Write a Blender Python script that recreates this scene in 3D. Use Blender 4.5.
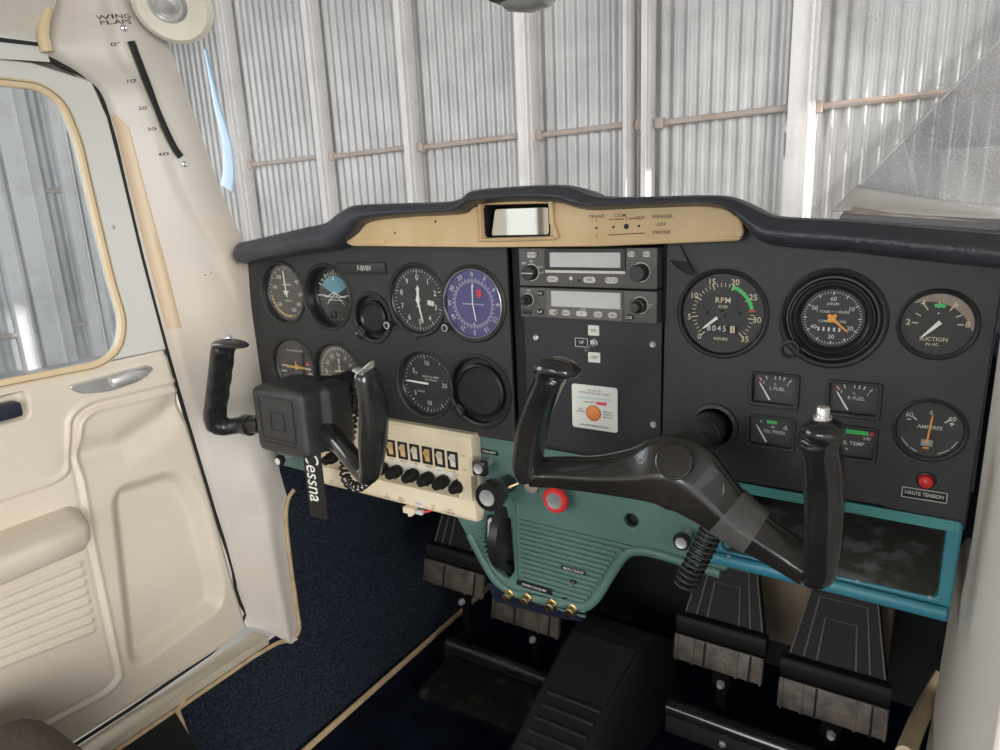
import bpy, bmesh, math, random
import numpy as np
from mathutils import Vector, Matrix
random.seed(4)
for o in list(bpy.data.objects): bpy.data.objects.remove(o)
scene = bpy.context.scene
COL = scene.collection

# ------------------------------------------------------------------ camera
CX, CY, F = 500.0, 375.0, 685.0
_X = -np.array([-600-CX, 252-CY, F]); _X /= np.linalg.norm(_X)
_Z = np.array([0, -1, 0.]); _Z -= _X*(_X@_Z); _Z /= np.linalg.norm(_Z)
_Y = np.cross(_Z, _X); _a = math.radians(13.5)
_Z = _Z*math.cos(_a)-_Y*math.sin(_a); _Y = np.cross(_Z, _X)
R = np.stack([_X, _Y, _Z], 1)                    # world -> camera (x right, y down, z forward)
CAM = np.array([0, -.65, .95])
cd = bpy.data.cameras.new('camera'); cam = bpy.data.objects.new('camera', cd); COL.objects.link(cam)
cd.sensor_width = 36; cd.lens = 36*F/1000; cd.clip_start = .01; cd.clip_end = 200
cam.matrix_world = Matrix([[R[0][i], -R[1][i], -R[2][i], CAM[i]] for i in range(3)]+[[0, 0, 0, 1]])
scene.camera = cam

# ------------------------------------------------------------------ world, lights, exposure
w = bpy.data.worlds.new('world'); scene.world = w; w.use_nodes = True
bg = w.node_tree.nodes['Background']
bg.inputs[0].default_value = (.86, .93, 1.0, 1); bg.inputs[1].default_value = 1.0
def area(name, loc, target, size, size_y, power, color=(1, 1, 1)):
    l = bpy.data.lights.new(name, 'AREA'); l.shape = 'RECTANGLE'; l.size = size; l.size_y = size_y
    l.energy = power; l.color = color
    o = bpy.data.objects.new(name, l); COL.objects.link(o); o.location = loc
    o.rotation_euler = (Vector(target)-Vector(loc)).to_track_quat('-Z', 'Y').to_euler()
    return o
area('hangar_door_daylight', (5.6, -3.2, 1.8), (-.4, .2, .7), 4.0, 3.4, 330, (1, .98, .95))
area('hangar_rear_daylight', (-2.2, -6.5, 2.4), (-.5, 0, .8), 5.0, 3.0, 200, (1, .97, .93))
area('hangar_left_daylight', (-5.5, -1.5, 2.2), (0, -.2, .7), 3.0, 3.0, 130, (.97, .98, 1))  # unseen fill light added on the left to brighten the right cabin wall
sun = bpy.data.lights.new('sun', 'SUN'); sun.energy = 11.0; sun.angle = math.radians(.6); sun.color = (1, .96, .88)
so = bpy.data.objects.new('sun', sun); COL.objects.link(so)
so.rotation_euler = Vector((-.93, .075, -.30)).to_track_quat('-Z', 'Y').to_euler()
vs = scene.view_settings; vs.view_transform = 'Standard'; vs.look = 'None'; vs.gamma = 1; vs.use_curve_mapping = False
vs.exposure = .64

# ------------------------------------------------------------------ pixel -> world helpers
def _ray(u, v): return R.T@np.array([u-CX, v-CY, F])
def PY(u, v, y=0.): d = _ray(u, v); return Vector(CAM+d*(y-CAM[1])/d[1])
def PX(u, v, x): d = _ray(u, v); return Vector(CAM+d*(x-CAM[0])/d[0])
def PZ(u, v, z): d = _ray(u, v); return Vector(CAM+d*(z-CAM[2])/d[2])

# ------------------------------------------------------------------ materials
MATS = {}
def mat(name, c, rough=.5, metal=0., c2=None, scale=20., bump=0., bscale=80., coat=0., detail=4., spec=.5, lo=.35, hi=.65):
    if name in MATS: return MATS[name]
    m = bpy.data.materials.new(name); m.use_nodes = True; nt = m.node_tree; N = nt.nodes; L = nt.links
    b = N['Principled BSDF']; b.inputs['Base Color'].default_value = (*c, 1); b.inputs['Roughness'].default_value = rough
    b.inputs['Metallic'].default_value = metal; b.inputs['Coat Weight'].default_value = coat; b.inputs['Specular IOR Level'].default_value = spec
    tc = N.new('ShaderNodeTexCoord')
    if c2:
        n = N.new('ShaderNodeTexNoise'); n.inputs['Scale'].default_value = scale; n.inputs['Detail'].default_value = detail
        r = N.new('ShaderNodeValToRGB'); r.color_ramp.elements[0].color = (*c, 1); r.color_ramp.elements[1].color = (*c2, 1)
        r.color_ramp.elements[0].position = lo; r.color_ramp.elements[1].position = hi
        L.new(tc.outputs['Object'], n.inputs['Vector']); L.new(n.outputs['Fac'], r.inputs[0]); L.new(r.outputs[0], b.inputs['Base Color'])
    if bump:
        n2 = N.new('ShaderNodeTexNoise'); n2.inputs['Scale'].default_value = bscale; n2.inputs['Detail'].default_value = 3
        bp = N.new('ShaderNodeBump'); bp.inputs['Strength'].default_value = bump; bp.inputs['Distance'].default_value = .002
        L.new(tc.outputs['Object'], n2.inputs['Vector']); L.new(n2.outputs['Fac'], bp.inputs['Height']); L.new(bp.outputs[0], b.inputs['Normal'])
    MATS[name] = m; return m
def glassmat(name, haze=.05, tint=(1, 1, 1), rough=.05, scratch=True, gloss=.6):
    m = bpy.data.materials.new(name); m.use_nodes = True; nt = m.node_tree; N = nt.nodes; L = nt.links
    N.clear(); out = N.new('ShaderNodeOutputMaterial'); tr = N.new('ShaderNodeBsdfTransparent'); gl = N.new('ShaderNodeBsdfGlossy')
    df = N.new('ShaderNodeBsdfTranslucent'); df2 = N.new('ShaderNodeBsdfDiffuse'); mx = N.new('ShaderNodeMixShader'); m2 = N.new('ShaderNodeMixShader'); m3 = N.new('ShaderNodeMixShader')
    tr.inputs[0].default_value = (*tint, 1); gl.inputs['Roughness'].default_value = rough
    df.inputs[0].default_value = (.9, .9, .9, 1); df2.inputs[0].default_value = (.9, .9, .9, 1)
    fr = N.new('ShaderNodeFresnel'); fr.inputs[0].default_value = 1.35
    mu = N.new('ShaderNodeMath'); mu.operation = 'MULTIPLY'; mu.inputs[1].default_value = gloss; L.new(fr.outputs[0], mu.inputs[0])
    L.new(mu.outputs[0], mx.inputs[0]); L.new(tr.outputs[0], mx.inputs[1]); L.new(gl.outputs[0], mx.inputs[2])
    m3.inputs[0].default_value = .5; L.new(df.outputs[0], m3.inputs[1]); L.new(df2.outputs[0], m3.inputs[2])
    L.new(mx.outputs[0], m2.inputs[1]); L.new(m3.outputs[0], m2.inputs[2]); L.new(m2.outputs[0], out.inputs[0])
    if scratch:
        tc = N.new('ShaderNodeTexCoord')
        n = N.new('ShaderNodeTexNoise'); n.inputs['Scale'].default_value = 850; n.inputs['Detail'].default_value = 2
        n2 = N.new('ShaderNodeTexNoise'); n2.inputs['Scale'].default_value = 5; n2.inputs['Detail'].default_value = 5; n2.inputs['Distortion'].default_value = 1.5
        r = N.new('ShaderNodeMapRange'); r.inputs[1].default_value = .6; r.inputs[2].default_value = .8; r.inputs[3].default_value = haze*.5; r.inputs[4].default_value = haze*4
        r2 = N.new('ShaderNodeMapRange'); r2.inputs[1].default_value = .35; r2.inputs[2].default_value = .75; r2.inputs[3].default_value = 0; r2.inputs[4].default_value = haze*1.4
        ad = N.new('ShaderNodeMath'); ad.operation = 'ADD'
        L.new(tc.outputs['Object'], n.inputs['Vector']); L.new(tc.outputs['Object'], n2.inputs['Vector'])
        L.new(n.outputs[0], r.inputs[0]); L.new(n2.outputs[0], r2.inputs[0]); L.new(r.outputs[0], ad.inputs[0]); L.new(r2.outputs[0], ad.inputs[1]); L.new(ad.outputs[0], m2.inputs[0])
    else: m2.inputs[0].default_value = haze
    MATS[name] = m; return m

BLACKP = mat('black_crackle_panel', (.0175, .0175, .019), .44, c2=(.024, .024, .025), scale=9, bump=.25, bscale=900)
BLACKP2 = mat('black_inner_panel', (.016, .017, .020), .5, bump=.15, bscale=900)
VINYL = mat('dark_blue_grey_vinyl', (.030, .034, .045), .38, c2=(.045, .048, .058), scale=14, bump=.5, bscale=260)
BLACKPL = mat('black_plastic', (.014, .014, .015), .3, bump=.05, bscale=300)
GREYPL = mat('worn_dark_plastic', (.014, .013, .012), .24, c2=(.022, .0195, .017), scale=10, bump=.04, bscale=500, coat=.5)
GLOSSBLK = mat('gloss_black', (.012, .012, .013), .16, c2=(.022, .021, .02), scale=25, coat=.3)
MATBLK = mat('matt_black', (.010, .010, .011), .7)
DIAL = mat('dial_face', (.022, .022, .023), .55)
WHITE = mat('marking_white', (.62, .62, .58), .5)
CREAMMARK = mat('marking_cream', (.70, .62, .42), .5)
NEEDLE = mat('needle_white', (.85, .84, .78), .4)
ORANGE = mat('orange_needle', (.85, .36, .04), .45)
YELLOW = mat('yellow_arc', (.70, .45, .08), .5)
GREEN = mat('green_arc', (.06, .55, .12), .5)
PALEG = mat('pale_green_arc', (.30, .60, .34), .5)
RED = mat('red_plastic', (.62, .03, .03), .35)
PINK = mat('label_pink', (.75, .07, .18), .5)
VORF = mat('violet_face', (.065, .060, .19), .5)
SKYB = mat('horizon_blue', (.10, .27, .34), .5)
TAN = mat('yellowed_tan_plastic', (.56, .385, .19), .5, c2=(.62, .45, .25), scale=18, bump=.1, bscale=500)
CREAM = mat('yellowed_cream_plastic', (.74, .62, .42), .42, c2=(.80, .70, .52), scale=22, bump=.06, bscale=400)
CREAMW = mat('cream_white', (.80, .76, .66), .4, c2=(.76, .70, .57), scale=30)
DOORM = mat('beige_moulded_plastic', (.60, .53, .435), .42, c2=(.63, .56, .47), scale=6, bump=.06, bscale=500)
POSTM = mat('off_white_moulded_plastic', (.55, .51, .465), .42, c2=(.56, .48, .39), scale=5, bump=.06, bscale=500, lo=.45, hi=.8)
DOORF = mat('grey_white_painted_frame', (.58, .58, .55), .35, bump=.04, bscale=300)
TRIM = mat('aged_yellow_trim', (.62, .49, .31), .45)
TEAL = mat('teal_plastic', (.070, .145, .125), .5, c2=(.095, .185, .160), scale=12, bump=.12, bscale=600)
BLUE = mat('bright_blue_plastic', (.025, .19, .30), .42, c2=(.045, .22, .27), scale=7, bump=.06, bscale=400)
TRAY = mat('worn_tray_liner', (.085, .09, .075), .4, c2=(.22, .23, .22), scale=26, bump=.3, bscale=60, detail=12, lo=.54, hi=.62)
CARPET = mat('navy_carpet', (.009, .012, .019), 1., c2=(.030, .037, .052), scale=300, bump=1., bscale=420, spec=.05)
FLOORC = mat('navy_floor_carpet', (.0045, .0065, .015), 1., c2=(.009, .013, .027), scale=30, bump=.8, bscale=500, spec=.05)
RUBBER = mat('ribbed_rubber', (.0065, .0065, .007), .6, bump=.2, bscale=300, spec=.25)
WORNMET = mat('worn_pedal_metal', (.045, .038, .032), .5, c2=(.13, .105, .085), scale=45, metal=.3, bump=.3, bscale=200, detail=8)
SEAM = mat('tan_binding', (.42, .30, .17), .7, c2=(.52, .39, .24), scale=60, bump=.3, bscale=400)
CHROME = mat('chrome', (.85, .85, .84), .2, metal=.75, c2=(.65, .65, .63), scale=40)
ALU = mat('brushed_aluminium', (.72, .72, .72), .32, metal=.6, c2=(.55, .55, .56), scale=60)
BRASS = mat('brass', (.75, .56, .30), .28, metal=1.)
RADIO = mat('radio_grey', (.095, .09, .085), .5, bump=.05, bscale=600)
LCD = mat('lcd_grey_glass', (.46, .47, .46), .12, c2=(.55, .56, .55), scale=6)
BTNW = mat('button_white', (.62, .60, .54), .45)
INK = mat('ink_black', (.03, .028, .026), .6)
INKB = mat('ink_faded', (.12, .08, .04), .6)
CYAN = mat('label_cyan', (.22, .55, .62), .5)
PAPER = mat('paper', (.72, .70, .68), .7, c2=(.66, .63, .60), scale=12)
SEATM = mat('brown_grey_ribbed_fabric', (.085, .07, .06), .9, c2=(.12, .10, .085), scale=200, bump=.6, bscale=300)
BROWN = mat('dull_brown_metal', (.17, .13, .09), .7, c2=(.24, .18, .125), scale=9)
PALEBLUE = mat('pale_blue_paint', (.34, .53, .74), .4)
CEIL = mat('headliner', (.55, .53, .46), .6, c2=(.62, .60, .54), scale=18, bump=.4, bscale=40)
TAPE = mat('grey_tape', (.06, .058, .058), .5, c2=(.09, .086, .08), scale=40, bump=.4, bscale=150)
LEDGLASS = glassmat('instrument_glass', haze=.003, rough=.04, scratch=False, gloss=.18)
WINDG = glassmat('windshield_acrylic', haze=.16, rough=.08, gloss=.45)
SIDEG = glassmat('side_window_acrylic', haze=.07, tint=(.93, .97, 1.0), rough=.08, gloss=.5)
REFLECT = glassmat('plastic_film', haze=.36, tint=(.72, .73, .75), rough=.3, gloss=.5)

# ------------------------------------------------------------------ object helpers
def tag(o, label=None, cat=None, group=None, kind=None):
    if label: o['label'] = label
    if cat: o['category'] = cat
    if group: o['group'] = group
    if kind: o['kind'] = kind
    return o
def thing(name, loc, label, cat, group=None):
    o = bpy.data.objects.new(name, None); COL.objects.link(o); o.location = loc; o.empty_display_size = .01
    return tag(o, label, cat, group)
def root_loc(p):
    v = Vector((0, 0, 0))
    while p is not None: v += Vector(p.location); p = p.parent
    return v
def link(name, me, material, parent=None, smooth=True, ang=35):
    o = bpy.data.objects.new(name, me); COL.objects.link(o)
    if me.materials: me.materials.clear()
    me.materials.append(material)
    if parent is not None:
        me.transform(Matrix.Translation(-root_loc(parent))); o.parent = parent
    if smooth:
        me.shade_smooth()
        try: me.set_sharp_from_angle(angle=math.radians(ang))
        except Exception: pass
    return o
def tmp_eval(o):
    dg = bpy.context.evaluated_depsgraph_get(); dg.update()
    me = bpy.data.meshes.new_from_object(o.evaluated_get(dg)); d = o.data
    bpy.data.objects.remove(o); return me
_tc = {}
def text_mesh(s, spacing=1.0):
    k = (s, spacing)
    if k not in _tc:
        c = bpy.data.curves.new('t', 'FONT'); c.body = s; c.size = 1; c.align_x = 'CENTER'; c.align_y = 'CENTER'; c.resolution_u = 3; c.space_character = spacing; c.offset = .006
        o = bpy.data.objects.new('t', c); COL.objects.link(o); _tc[k] = tmp_eval(o)
    return _tc[k]
class M:
    """collects geometry; world coordinates"""
    def __init__(s): s.bm = bmesh.new()
    def faces(s, vs_, fs):
        v = [s.bm.verts.new(p) for p in vs_]
        for f in fs:
            try: s.bm.faces.new([v[i] for i in f])
            except ValueError: pass
        return s
    def box(s, c, d, bev=0., rot=None, seg=2):
        b = bmesh.new(); bmesh.ops.create_cube(b, size=1)
        for v in b.verts: v.co = Vector((v.co.x*d[0], v.co.y*d[1], v.co.z*d[2]))
        if bev: bmesh.ops.bevel(b, geom=list(b.edges), offset=bev, segments=seg, affect='EDGES', profile=.6)
        mt = Matrix.Translation(Vector(c))
        if rot is not None: mt = mt@rot.to_4x4()
        return s.merge(b, mt)
    def merge(s, b, mt=None):
        if mt is not None: b.transform(mt)
        me = bpy.data.meshes.new('x'); b.to_mesh(me); b.free(); s.bm.from_mesh(me); bpy.data.meshes.remove(me); return s
    def mesh(s, me, mt=None):
        b = bmesh.new(); b.from_mesh(me); return s.merge(b, mt)
    def lathe(s, c, prof, n=48, axis=(0, -1, 0), sx=1., cap0=False, cap1=False):
        """prof: (radius, distance along axis)"""
        a = Vector(axis).normalized(); u = Vector((0, 0, 1)); u = u-a*u.dot(a)
        if u.length < .01: u = Vector((0, 1, 0))
        u.normalize(); r = a.cross(u); c = Vector(c); rows = []
        for (rad, h) in prof:
            rows.append([s.bm.verts.new(c+a*h+(u*math.cos(2*math.pi*i/n)+r*math.sin(2*math.pi*i/n)*sx)*rad) for i in range(n)])
        for k in range(len(rows)-1):
            for i in range(n):
                j = (i+1) % n; s.bm.faces.new((rows[k][i], rows[k][j], rows[k+1][j], rows[k+1][i]))
        if cap0: s.bm.faces.new(rows[0][::-1])
        if cap1: s.bm.faces.new(rows[-1])
        return s
    def disc(s, c, r, n=48, y=0., axis=(0, -1, 0)):
        return s.lathe(c, [(r, y)], n, axis, cap1=True)
    def sweep(s, pts, sec, closed=False, up=(0, 1, 0), n=16, pw=2., caps=True):
        """pts: positions; sec: (half width, half height[along up]) per point"""
        P = [Vector(p) for p in pts]; rows = []; m = len(P)
        if not isinstance(sec, list): sec = [sec]*m
        for i, p in enumerate(P):
            a = P[(i-1) % m] if (closed or i > 0) else p; b = P[(i+1) % m] if (closed or i < m-1) else p
            t = (b-a).normalized(); U = Vector(up); U = (U-t*U.dot(t))
            if U.length < 1e-4: U = Vector((0, 0, 1))-t*t.z
            U.normalize(); W = t.cross(U); hw, hh = sec[i]; row = []
            for k in range(n):
                q = 2*math.pi*k/n; cs, sn = math.cos(q), math.sin(q)
                row.append(s.bm.verts.new(p+W*(hw*math.copysign(abs(cs)**(2/pw), cs))+U*(hh*math.copysign(abs(sn)**(2/pw), sn))))
            rows.append(row)
        for i in range(m if closed else m-1):
            A = rows[i]; B = rows[(i+1) % m]
            for k in range(n): s.bm.faces.new((A[k], A[(k+1) % n], B[(k+1) % n], B[k]))
        if caps and not closed: s.bm.faces.new(rows[0][::-1]); s.bm.faces.new(rows[-1])
        return s
    def text(s, t, x, z, size, y=0., rot=0., sx=1., spacing=1.):
        mt = Matrix.Translation((x, y, z))@Matrix.Rotation(rot, 4, 'Y')@Matrix.Rotation(math.pi/2, 4, 'X')@Matrix.Diagonal((size*sx, size, 1, 1))
        return s.mesh(text_mesh(t, spacing), mt)
    def tick(s, cx, cz, ang, r0, r1, wd, y):
        a = math.radians(ang); d = Vector((math.sin(a), 0, math.cos(a))); p = Vector((d.z, 0, -d.x))*wd/2; c = Vector((cx, y, cz))
        return s.faces([c+d*r0-p, c+d*r0+p, c+d*r1+p, c+d*r1-p], [(0, 1, 2, 3)])
    def arc(s, cx, cz, a0, a1, r0, r1, y, n=24):
        vs_ = []; 
        for i in range(n+1):
            a = math.radians(a0+(a1-a0)*i/n)
            for r in (r0, r1): vs_.append((cx+r*math.sin(a), y, cz+r*math.cos(a)))
        return s.faces(vs_, [(2*i, 2*i+1, 2*i+3, 2*i+2) for i in range(n)])
    def poly(s, pts): return s.faces(pts, [tuple(range(len(pts)))])
    def build(s, name, material, parent=None, smooth=True, ang=35, recalc=True):
        if recalc: bmesh.ops.recalc_face_normals(s.bm, faces=s.bm.faces)
        me = bpy.data.meshes.new(name); s.bm.to_mesh(me); s.bm.free(); return link(name, me, material, parent, smooth, ang)
    def fused(s, vox=.0022, smooth=4):
        bmesh.ops.recalc_face_normals(s.bm, faces=s.bm.faces)
        me = bpy.data.meshes.new('f'); s.bm.to_mesh(me); s.bm.free(); o = bpy.data.objects.new('f', me); COL.objects.link(o)
        r = o.modifiers.new('r', 'REMESH'); r.mode = 'VOXEL'; r.voxel_size = vox
        k = o.modifiers.new('s', 'SMOOTH'); k.iterations = smooth; k.factor = .5
        return tmp_eval(o)

def circle(cx, cz, r, n=56, rz=None):
    return [(cx+r*math.cos(2*math.pi*i/n), cz+(rz or r)*math.sin(2*math.pi*i/n)) for i in range(n)]
def rrect(x0, z0, x1, z1, r, n=5):
    out = []
    for (cx, cz, a) in ((x1-r, z1-r, 0), (x0+r, z1-r, 90), (x0+r, z0+r, 180), (x1-r, z0+r, 270)):
        for i in range(n+1):
            q = math.radians(a+90*i/n); out.append((cx+r*math.cos(q), cz+r*math.sin(q)))
    return out
def rpoly(pts, r, n=5):
    """round the corners of a 2D polygon; r may be a list"""
    out = []; m = len(pts)
    for i in range(m):
        p = Vector(pts[i]); a = Vector(pts[i-1])-p; b = Vector(pts[(i+1) % m])-p
        rr = r[i] if isinstance(r, list) else r
        d = min(rr, a.length*.45, b.length*.45)
        if d <= 1e-5: out.append(tuple(p)); continue
        A = p+a.normalized()*d; B = p+b.normalized()*d
        for k in range(n+1):
            t = k/n; q = A*(1-t)**2+p*2*t*(1-t)+B*t*t; out.append(tuple(q))
    return out
def plate(outline, holes=(), front=0., thick=.004, bev=.0012, axis='y'):
    """flat plate with holes; outline in (x,z) for axis y (front faces -y at y=front) or (y,z) for axis x (front faces +x at x=front)"""
    c = bpy.data.curves.new('p', 'CURVE'); c.dimensions = '2D'; c.fill_mode = 'BOTH'
    for ring in [outline]+list(holes):
        sp = c.splines.new('POLY'); sp.points.add(len(ring)-1)
        for p, q in zip(sp.points, ring): p.co = (q[0], q[1], 0, 1)
        sp.use_cyclic_u = True
    c.extrude = max(thick/2-bev, 1e-5); c.bevel_depth = bev; c.bevel_resolution = 2; c.offset = -bev
    o = bpy.data.objects.new('p', c); COL.objects.link(o); me = tmp_eval(o)
    if axis == 'y': mt = Matrix.Translation((0, front+thick/2, 0))@Matrix.Rotation(math.pi/2, 4, 'X')
    else: mt = Matrix.Translation((front-thick/2, 0, 0))@Matrix(((0, 0, 1, 0), (1, 0, 0, 0), (0, 1, 0, 0), (0, 0, 0, 1)))
    me.transform(mt); return me
def xz(lst, y): return [(lambda p: (p.x, p.z))(PY(u, v, y)) for u, v in lst]
def yz(lst, x): return [(lambda p: (p.y, p.z))(PX(u, v, x)) for u, v in lst]
def catmull(pts, n=8, closed=False):
    P = [Vector(p) for p in pts]; out = []; m = len(P)
    for i in range(m if closed else m-1):
        g = lambda k: P[k % m] if closed else P[max(0, min(m-1, k))]
        a, b, c, d = g(i-1), g(i), g(i+1), g(i+2)
        for k in range(n):
            t = k/n; out.append(.5*((2*b)+(c-a)*t+(2*a-5*b+4*c-d)*t*t+(3*b-3*c+d-a)*t**3))
    if not closed: out.append(P[-1])
    return out

# ================================================================== THE HANGAR AROUND THE AIRCRAFT
WALLY = 3.5; WALLX = -7.6; GZ = -.46
def corr_sheet(name, a, b, horiz, z0, z1, mt_, amp=.0085, pitch=.076):
    L_ = b-a; n = int(L_/pitch*8); vs_ = []; fs = []
    for i in range(n+1):
        s_ = a+L_*i/n; h = amp*math.sin(2*math.pi*s_/pitch)
        for z in (z0, z1): vs_.append((s_, horiz+h, z))
    for i in range(n): fs.append((2*i, 2*i+2, 2*i+3, 2*i+1))
    m = M(); m.faces(vs_, fs); return m
CORR = mat('corrugated_galvanised_steel', (.25, .25, .248), .42, metal=.35, c2=(.33, .33, .325), scale=3.5, bump=.1, bscale=50, detail=8)
POSTSTEEL = mat('painted_steel_post', (.60, .58, .57), .5, c2=(.50, .44, .40), scale=5, detail=8, lo=.5, hi=.8)
RUST = mat('rusty_girt_steel', (.34, .29, .26), .6, c2=(.30, .21, .155), scale=9, detail=8)
CONC = mat('concrete_ground', (.30, .29, .28), .8, c2=(.38, .37, .35), scale=4, bump=.2, bscale=30)
m = corr_sheet('wall', WALLX, 9.0, WALLY, GZ, 5.2, CORR); tag(m.build('wall_front', CORR, ang=180), kind='structure')
m = corr_sheet('wall', -9.0, WALLY, 0, GZ, 5.2, CORR)
for v in m.bm.verts: v.co = Vector((WALLX+v.co.y, v.co.x, v.co.z))
tag(m.build('wall_side', CORR, ang=180), kind='structure')
m = M(); m.box((0, -2.7, GZ-.05), (16.5, 12.6, .1)); tag(m.build('floor', CONC, smooth=False), kind='structure')
m = M(); m.box((7.6, -4.3, 2.4), (.1, 10.9, 5.7)); m.box((7.6, 2.5, 5.0), (.1, 2.6, 2.0)); tag(m.build('wall_right_hangar', CORR, smooth=False), kind='structure')  # unseen wall and lintel added to keep sun off the cabin and cut its height
m = M(); m.box((0, -2.7, 5.25), (16.5, 12.6, .1)); tag(m.build('ceiling', CORR, smooth=False), kind='structure')
yb = WALLY-.07
col_px = [(318, 9), (411, 8), (527, 9), (637, 5), (654, 6), (808, 13), (252, 7)]
posts = [(325, 155, .10, 'second pale steel hangar post from the left, above the left end of the tan strip'),
         (413, 150, .085, 'third pale steel hangar post from the left, left of the hanging compass'),
         (529, 140, .11, 'pale steel hangar post directly below the hanging compass'),
         (629, 130, .045, 'narrow steel hangar post, left one of the close pair above the audio switch strip'),
         (648, 130, .055, 'narrow steel hangar post, right one of the close pair above the audio switch strip'),
         (803, 100, .13, 'broad pale steel hangar post above the right end of the glareshield hump'),
         (245, 170, .09, 'leftmost pale steel hangar post, beside the pale blue windshield strip')]  # the pale blue strip stands in for a windshield reflection
for (u, v, wd, lb) in posts:
    p = PY(u, v, yb); t = thing('steel_post', (p.x, yb, GZ), lb, 'post', 'steel posts of the hangar front wall')
    q = M(); q.box((p.x, yb, (GZ+5.2)/2), (wd, .10, 5.2-GZ), .008); q.build('flange', POSTSTEEL, t)
    q = M(); q.box((p.x+wd*.32, yb-.065, (GZ+5.2)/2), (wd*.12, .04, 5.2-GZ), .003); q.build('lip', POSTSTEEL, t)
gx = sorted([PY(u, v, yb).x for (u, v, wd, lb) in posts])
ends = gx+[PY(805, 100, yb).x+1.05]
gl = ['leftmost rusty girt on the hangar wall, just right of the pale blue windshield strip', 'rusty girt between the second and third hangar posts from the left', 'rusty girt left of the post below the hanging compass',
      'rusty girt right of the post below the hanging compass', 'short girt between the two narrow paired hangar posts', 'pale rusty girt left of the broad hangar post', 'rusty girt right of the broad hangar post, running behind the plastic sheet']
gi = 0
for a, b in zip(ends[:-1], ends[1:]):
    if b-a < .05: gi += 1; continue
    zg = 1.345
    q = M(); q.sweep([(a+.03, yb+.02, zg), (b-.03, yb+.02, zg+.012)], (.017, .017), up=(0, 0, 1), n=8)
    q.box((a+.07, yb+.01, zg), (.05, .05, .06), .005)
    tag(q.build('wall_girt', RUST), gl[min(gi, len(gl)-1)], 'girt', 'wall girts between the hangar posts'); gi += 1
# side wall posts (seen through the door window)
for i, (yy, lb) in enumerate([(PX(20, 300, -7.5).y, 'leftmost rusty steel post seen through the door window'), (PX(49, 300, -7.5).y, 'wide pale rusty steel post in the middle of the door window'), (PX(92, 300, -7.5).y, 'rusty steel post at the right of the door window'), (3.2, 'steel post of the side wall nearest the windshield pillar')]):
    xw = WALLX+.08
    t = thing('steel_post', (xw, yy, GZ), lb, 'post', 'steel posts of the hangar side wall')
    q = M(); q.box((xw, yy, (GZ+5.2)/2), (.10, .30 if i == 1 else .15, 5.2-GZ), .008); q.build('flange', POSTSTEEL, t)
    q = M(); q.box((xw+.06, yy+.03, (GZ+5.2)/2), (.04, .014, 5.2-GZ), .003); q.build('lip', POSTSTEEL, t)
for i, (zz, lb) in enumerate([(PX(50, 190, -7.5).z, 'upper horizontal girt across the side wall behind the door window'), (PX(50, 330, -7.5).z, 'low girt near the ground of the side wall behind the door window')]):
    q = M(); q.sweep([(WALLX+.06, -5, zz), (WALLX+.06, 3.3, zz)], (.025, .025), up=(0, 0, 1), n=8)
    tag(q.build('wall_girt', RUST), lb, 'girt')

# ================================================================== CABIN SHELL
XD = -.885
# --- left post (between door and windshield / panel), a lofted skin
def interp(tab, z):
    tab = sorted(tab)
    if z <= tab[0][0]: return tab[0][1]
    for (a, b), (c, d) in zip(tab[:-1], tab[1:]):
        if z <= c: return b+(d-b)*(z-a)/(c-a)
    return tab[-1][1]
door_edge = [(95, 84), (112, 130), (124, 180), (143, 260), (167, 350), (190, 430), (214, 510), (236, 590), (248, 628)]
A = [(PX(u, v, XD).z, PX(u, v, XD).y) for u, v in door_edge]; A = [(1.35, -.245)]+[(PX(u, v, XD).z, PX(u, v, XD).y) for u, v in ((50, 2), (43, 33), (44, 57), (63, 66))]+A+[(.2, A[-1][1]+.012)]
fr_edge = [(148, 0), (165, 46), (190, 115), (215, 187), (240, 244)]
B = [(PX(u, v, -.852).z, PX(u, v, -.852).y) for u, v in fr_edge]
B = [(1.35, B[0][1]-.05)]+B+[(.90, .0), (.66, .012), (.55, .012)]+[(PX(u, v, -.852).z, PX(u, v, -.852).y) for u, v in ((288, 500), (286, 520), (290, 560), (297, 610), (299, 634))]+[(.2, .06)]
def post_aft(z):
    if z < 1.07: return interp(A, z)
    return sum(interp(A, z+d*.004)*(6-abs(d)) for d in range(-5, 6))/sum(6-abs(d) for d in range(-5, 6))
NZ, NT = 300, 40; vs_ = []; fs = []
def sm(t): t = max(0, min(1, t)); return t*t*(3-2*t)
for i in range(NZ+1):
    z = .23+(1.33-.23)*i/NZ; ya = post_aft(z); yb_ = interp(B, z)
    for j in range(NT+1):
        t = j/NT; y = ya+(yb_-ya)*t
        x = XD+.004+(-.852-XD-.004)*sm(t*1.1)+.006*math.sin(math.pi*t)
        # raised flap-indicator shoulder in the upper half
        s0 = .42+.35*sm((1.02-z)/.25)
        x += .009*sm((t-s0)/.10)*sm((z-.80)/.12)
        x -= .008*sm((.12-t)/.12)
        if z < .62: x += .010*math.exp(-((t-.55)/.18)**2)*sm((.62-z)/.1)
        vs_.append((x, y, max(z, .302-.060*sm(t*1.1))))
for i in range(NZ):
    for j in range(NT):
        a = i*(NT+1)+j; fs.append((a, a+1, a+NT+2, a+NT+1))
m = M(); m.faces(vs_, fs); o = m.build('wall_left', POSTM, ang=60, recalc=False); tag(o, kind='structure')
seal = [(XD-.001, y_, z_) for z_, y_ in sorted([(a_, b_) for a_, b_ in A if .31 < a_ < 1.14])]
seal = [(XD-.001, -.75, .2985), (XD-.001, -.13, .2985)]+seal+[tuple(PX(20, 54, XD-.001)), tuple(PX(-60, 50, XD-.001))]
m = M(); m.sweep(catmull(seal, 4), (.0032, .0015), up=(1, 0, 0), n=8); tag(m.build('trim_9', MATBLK), kind='structure')
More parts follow.
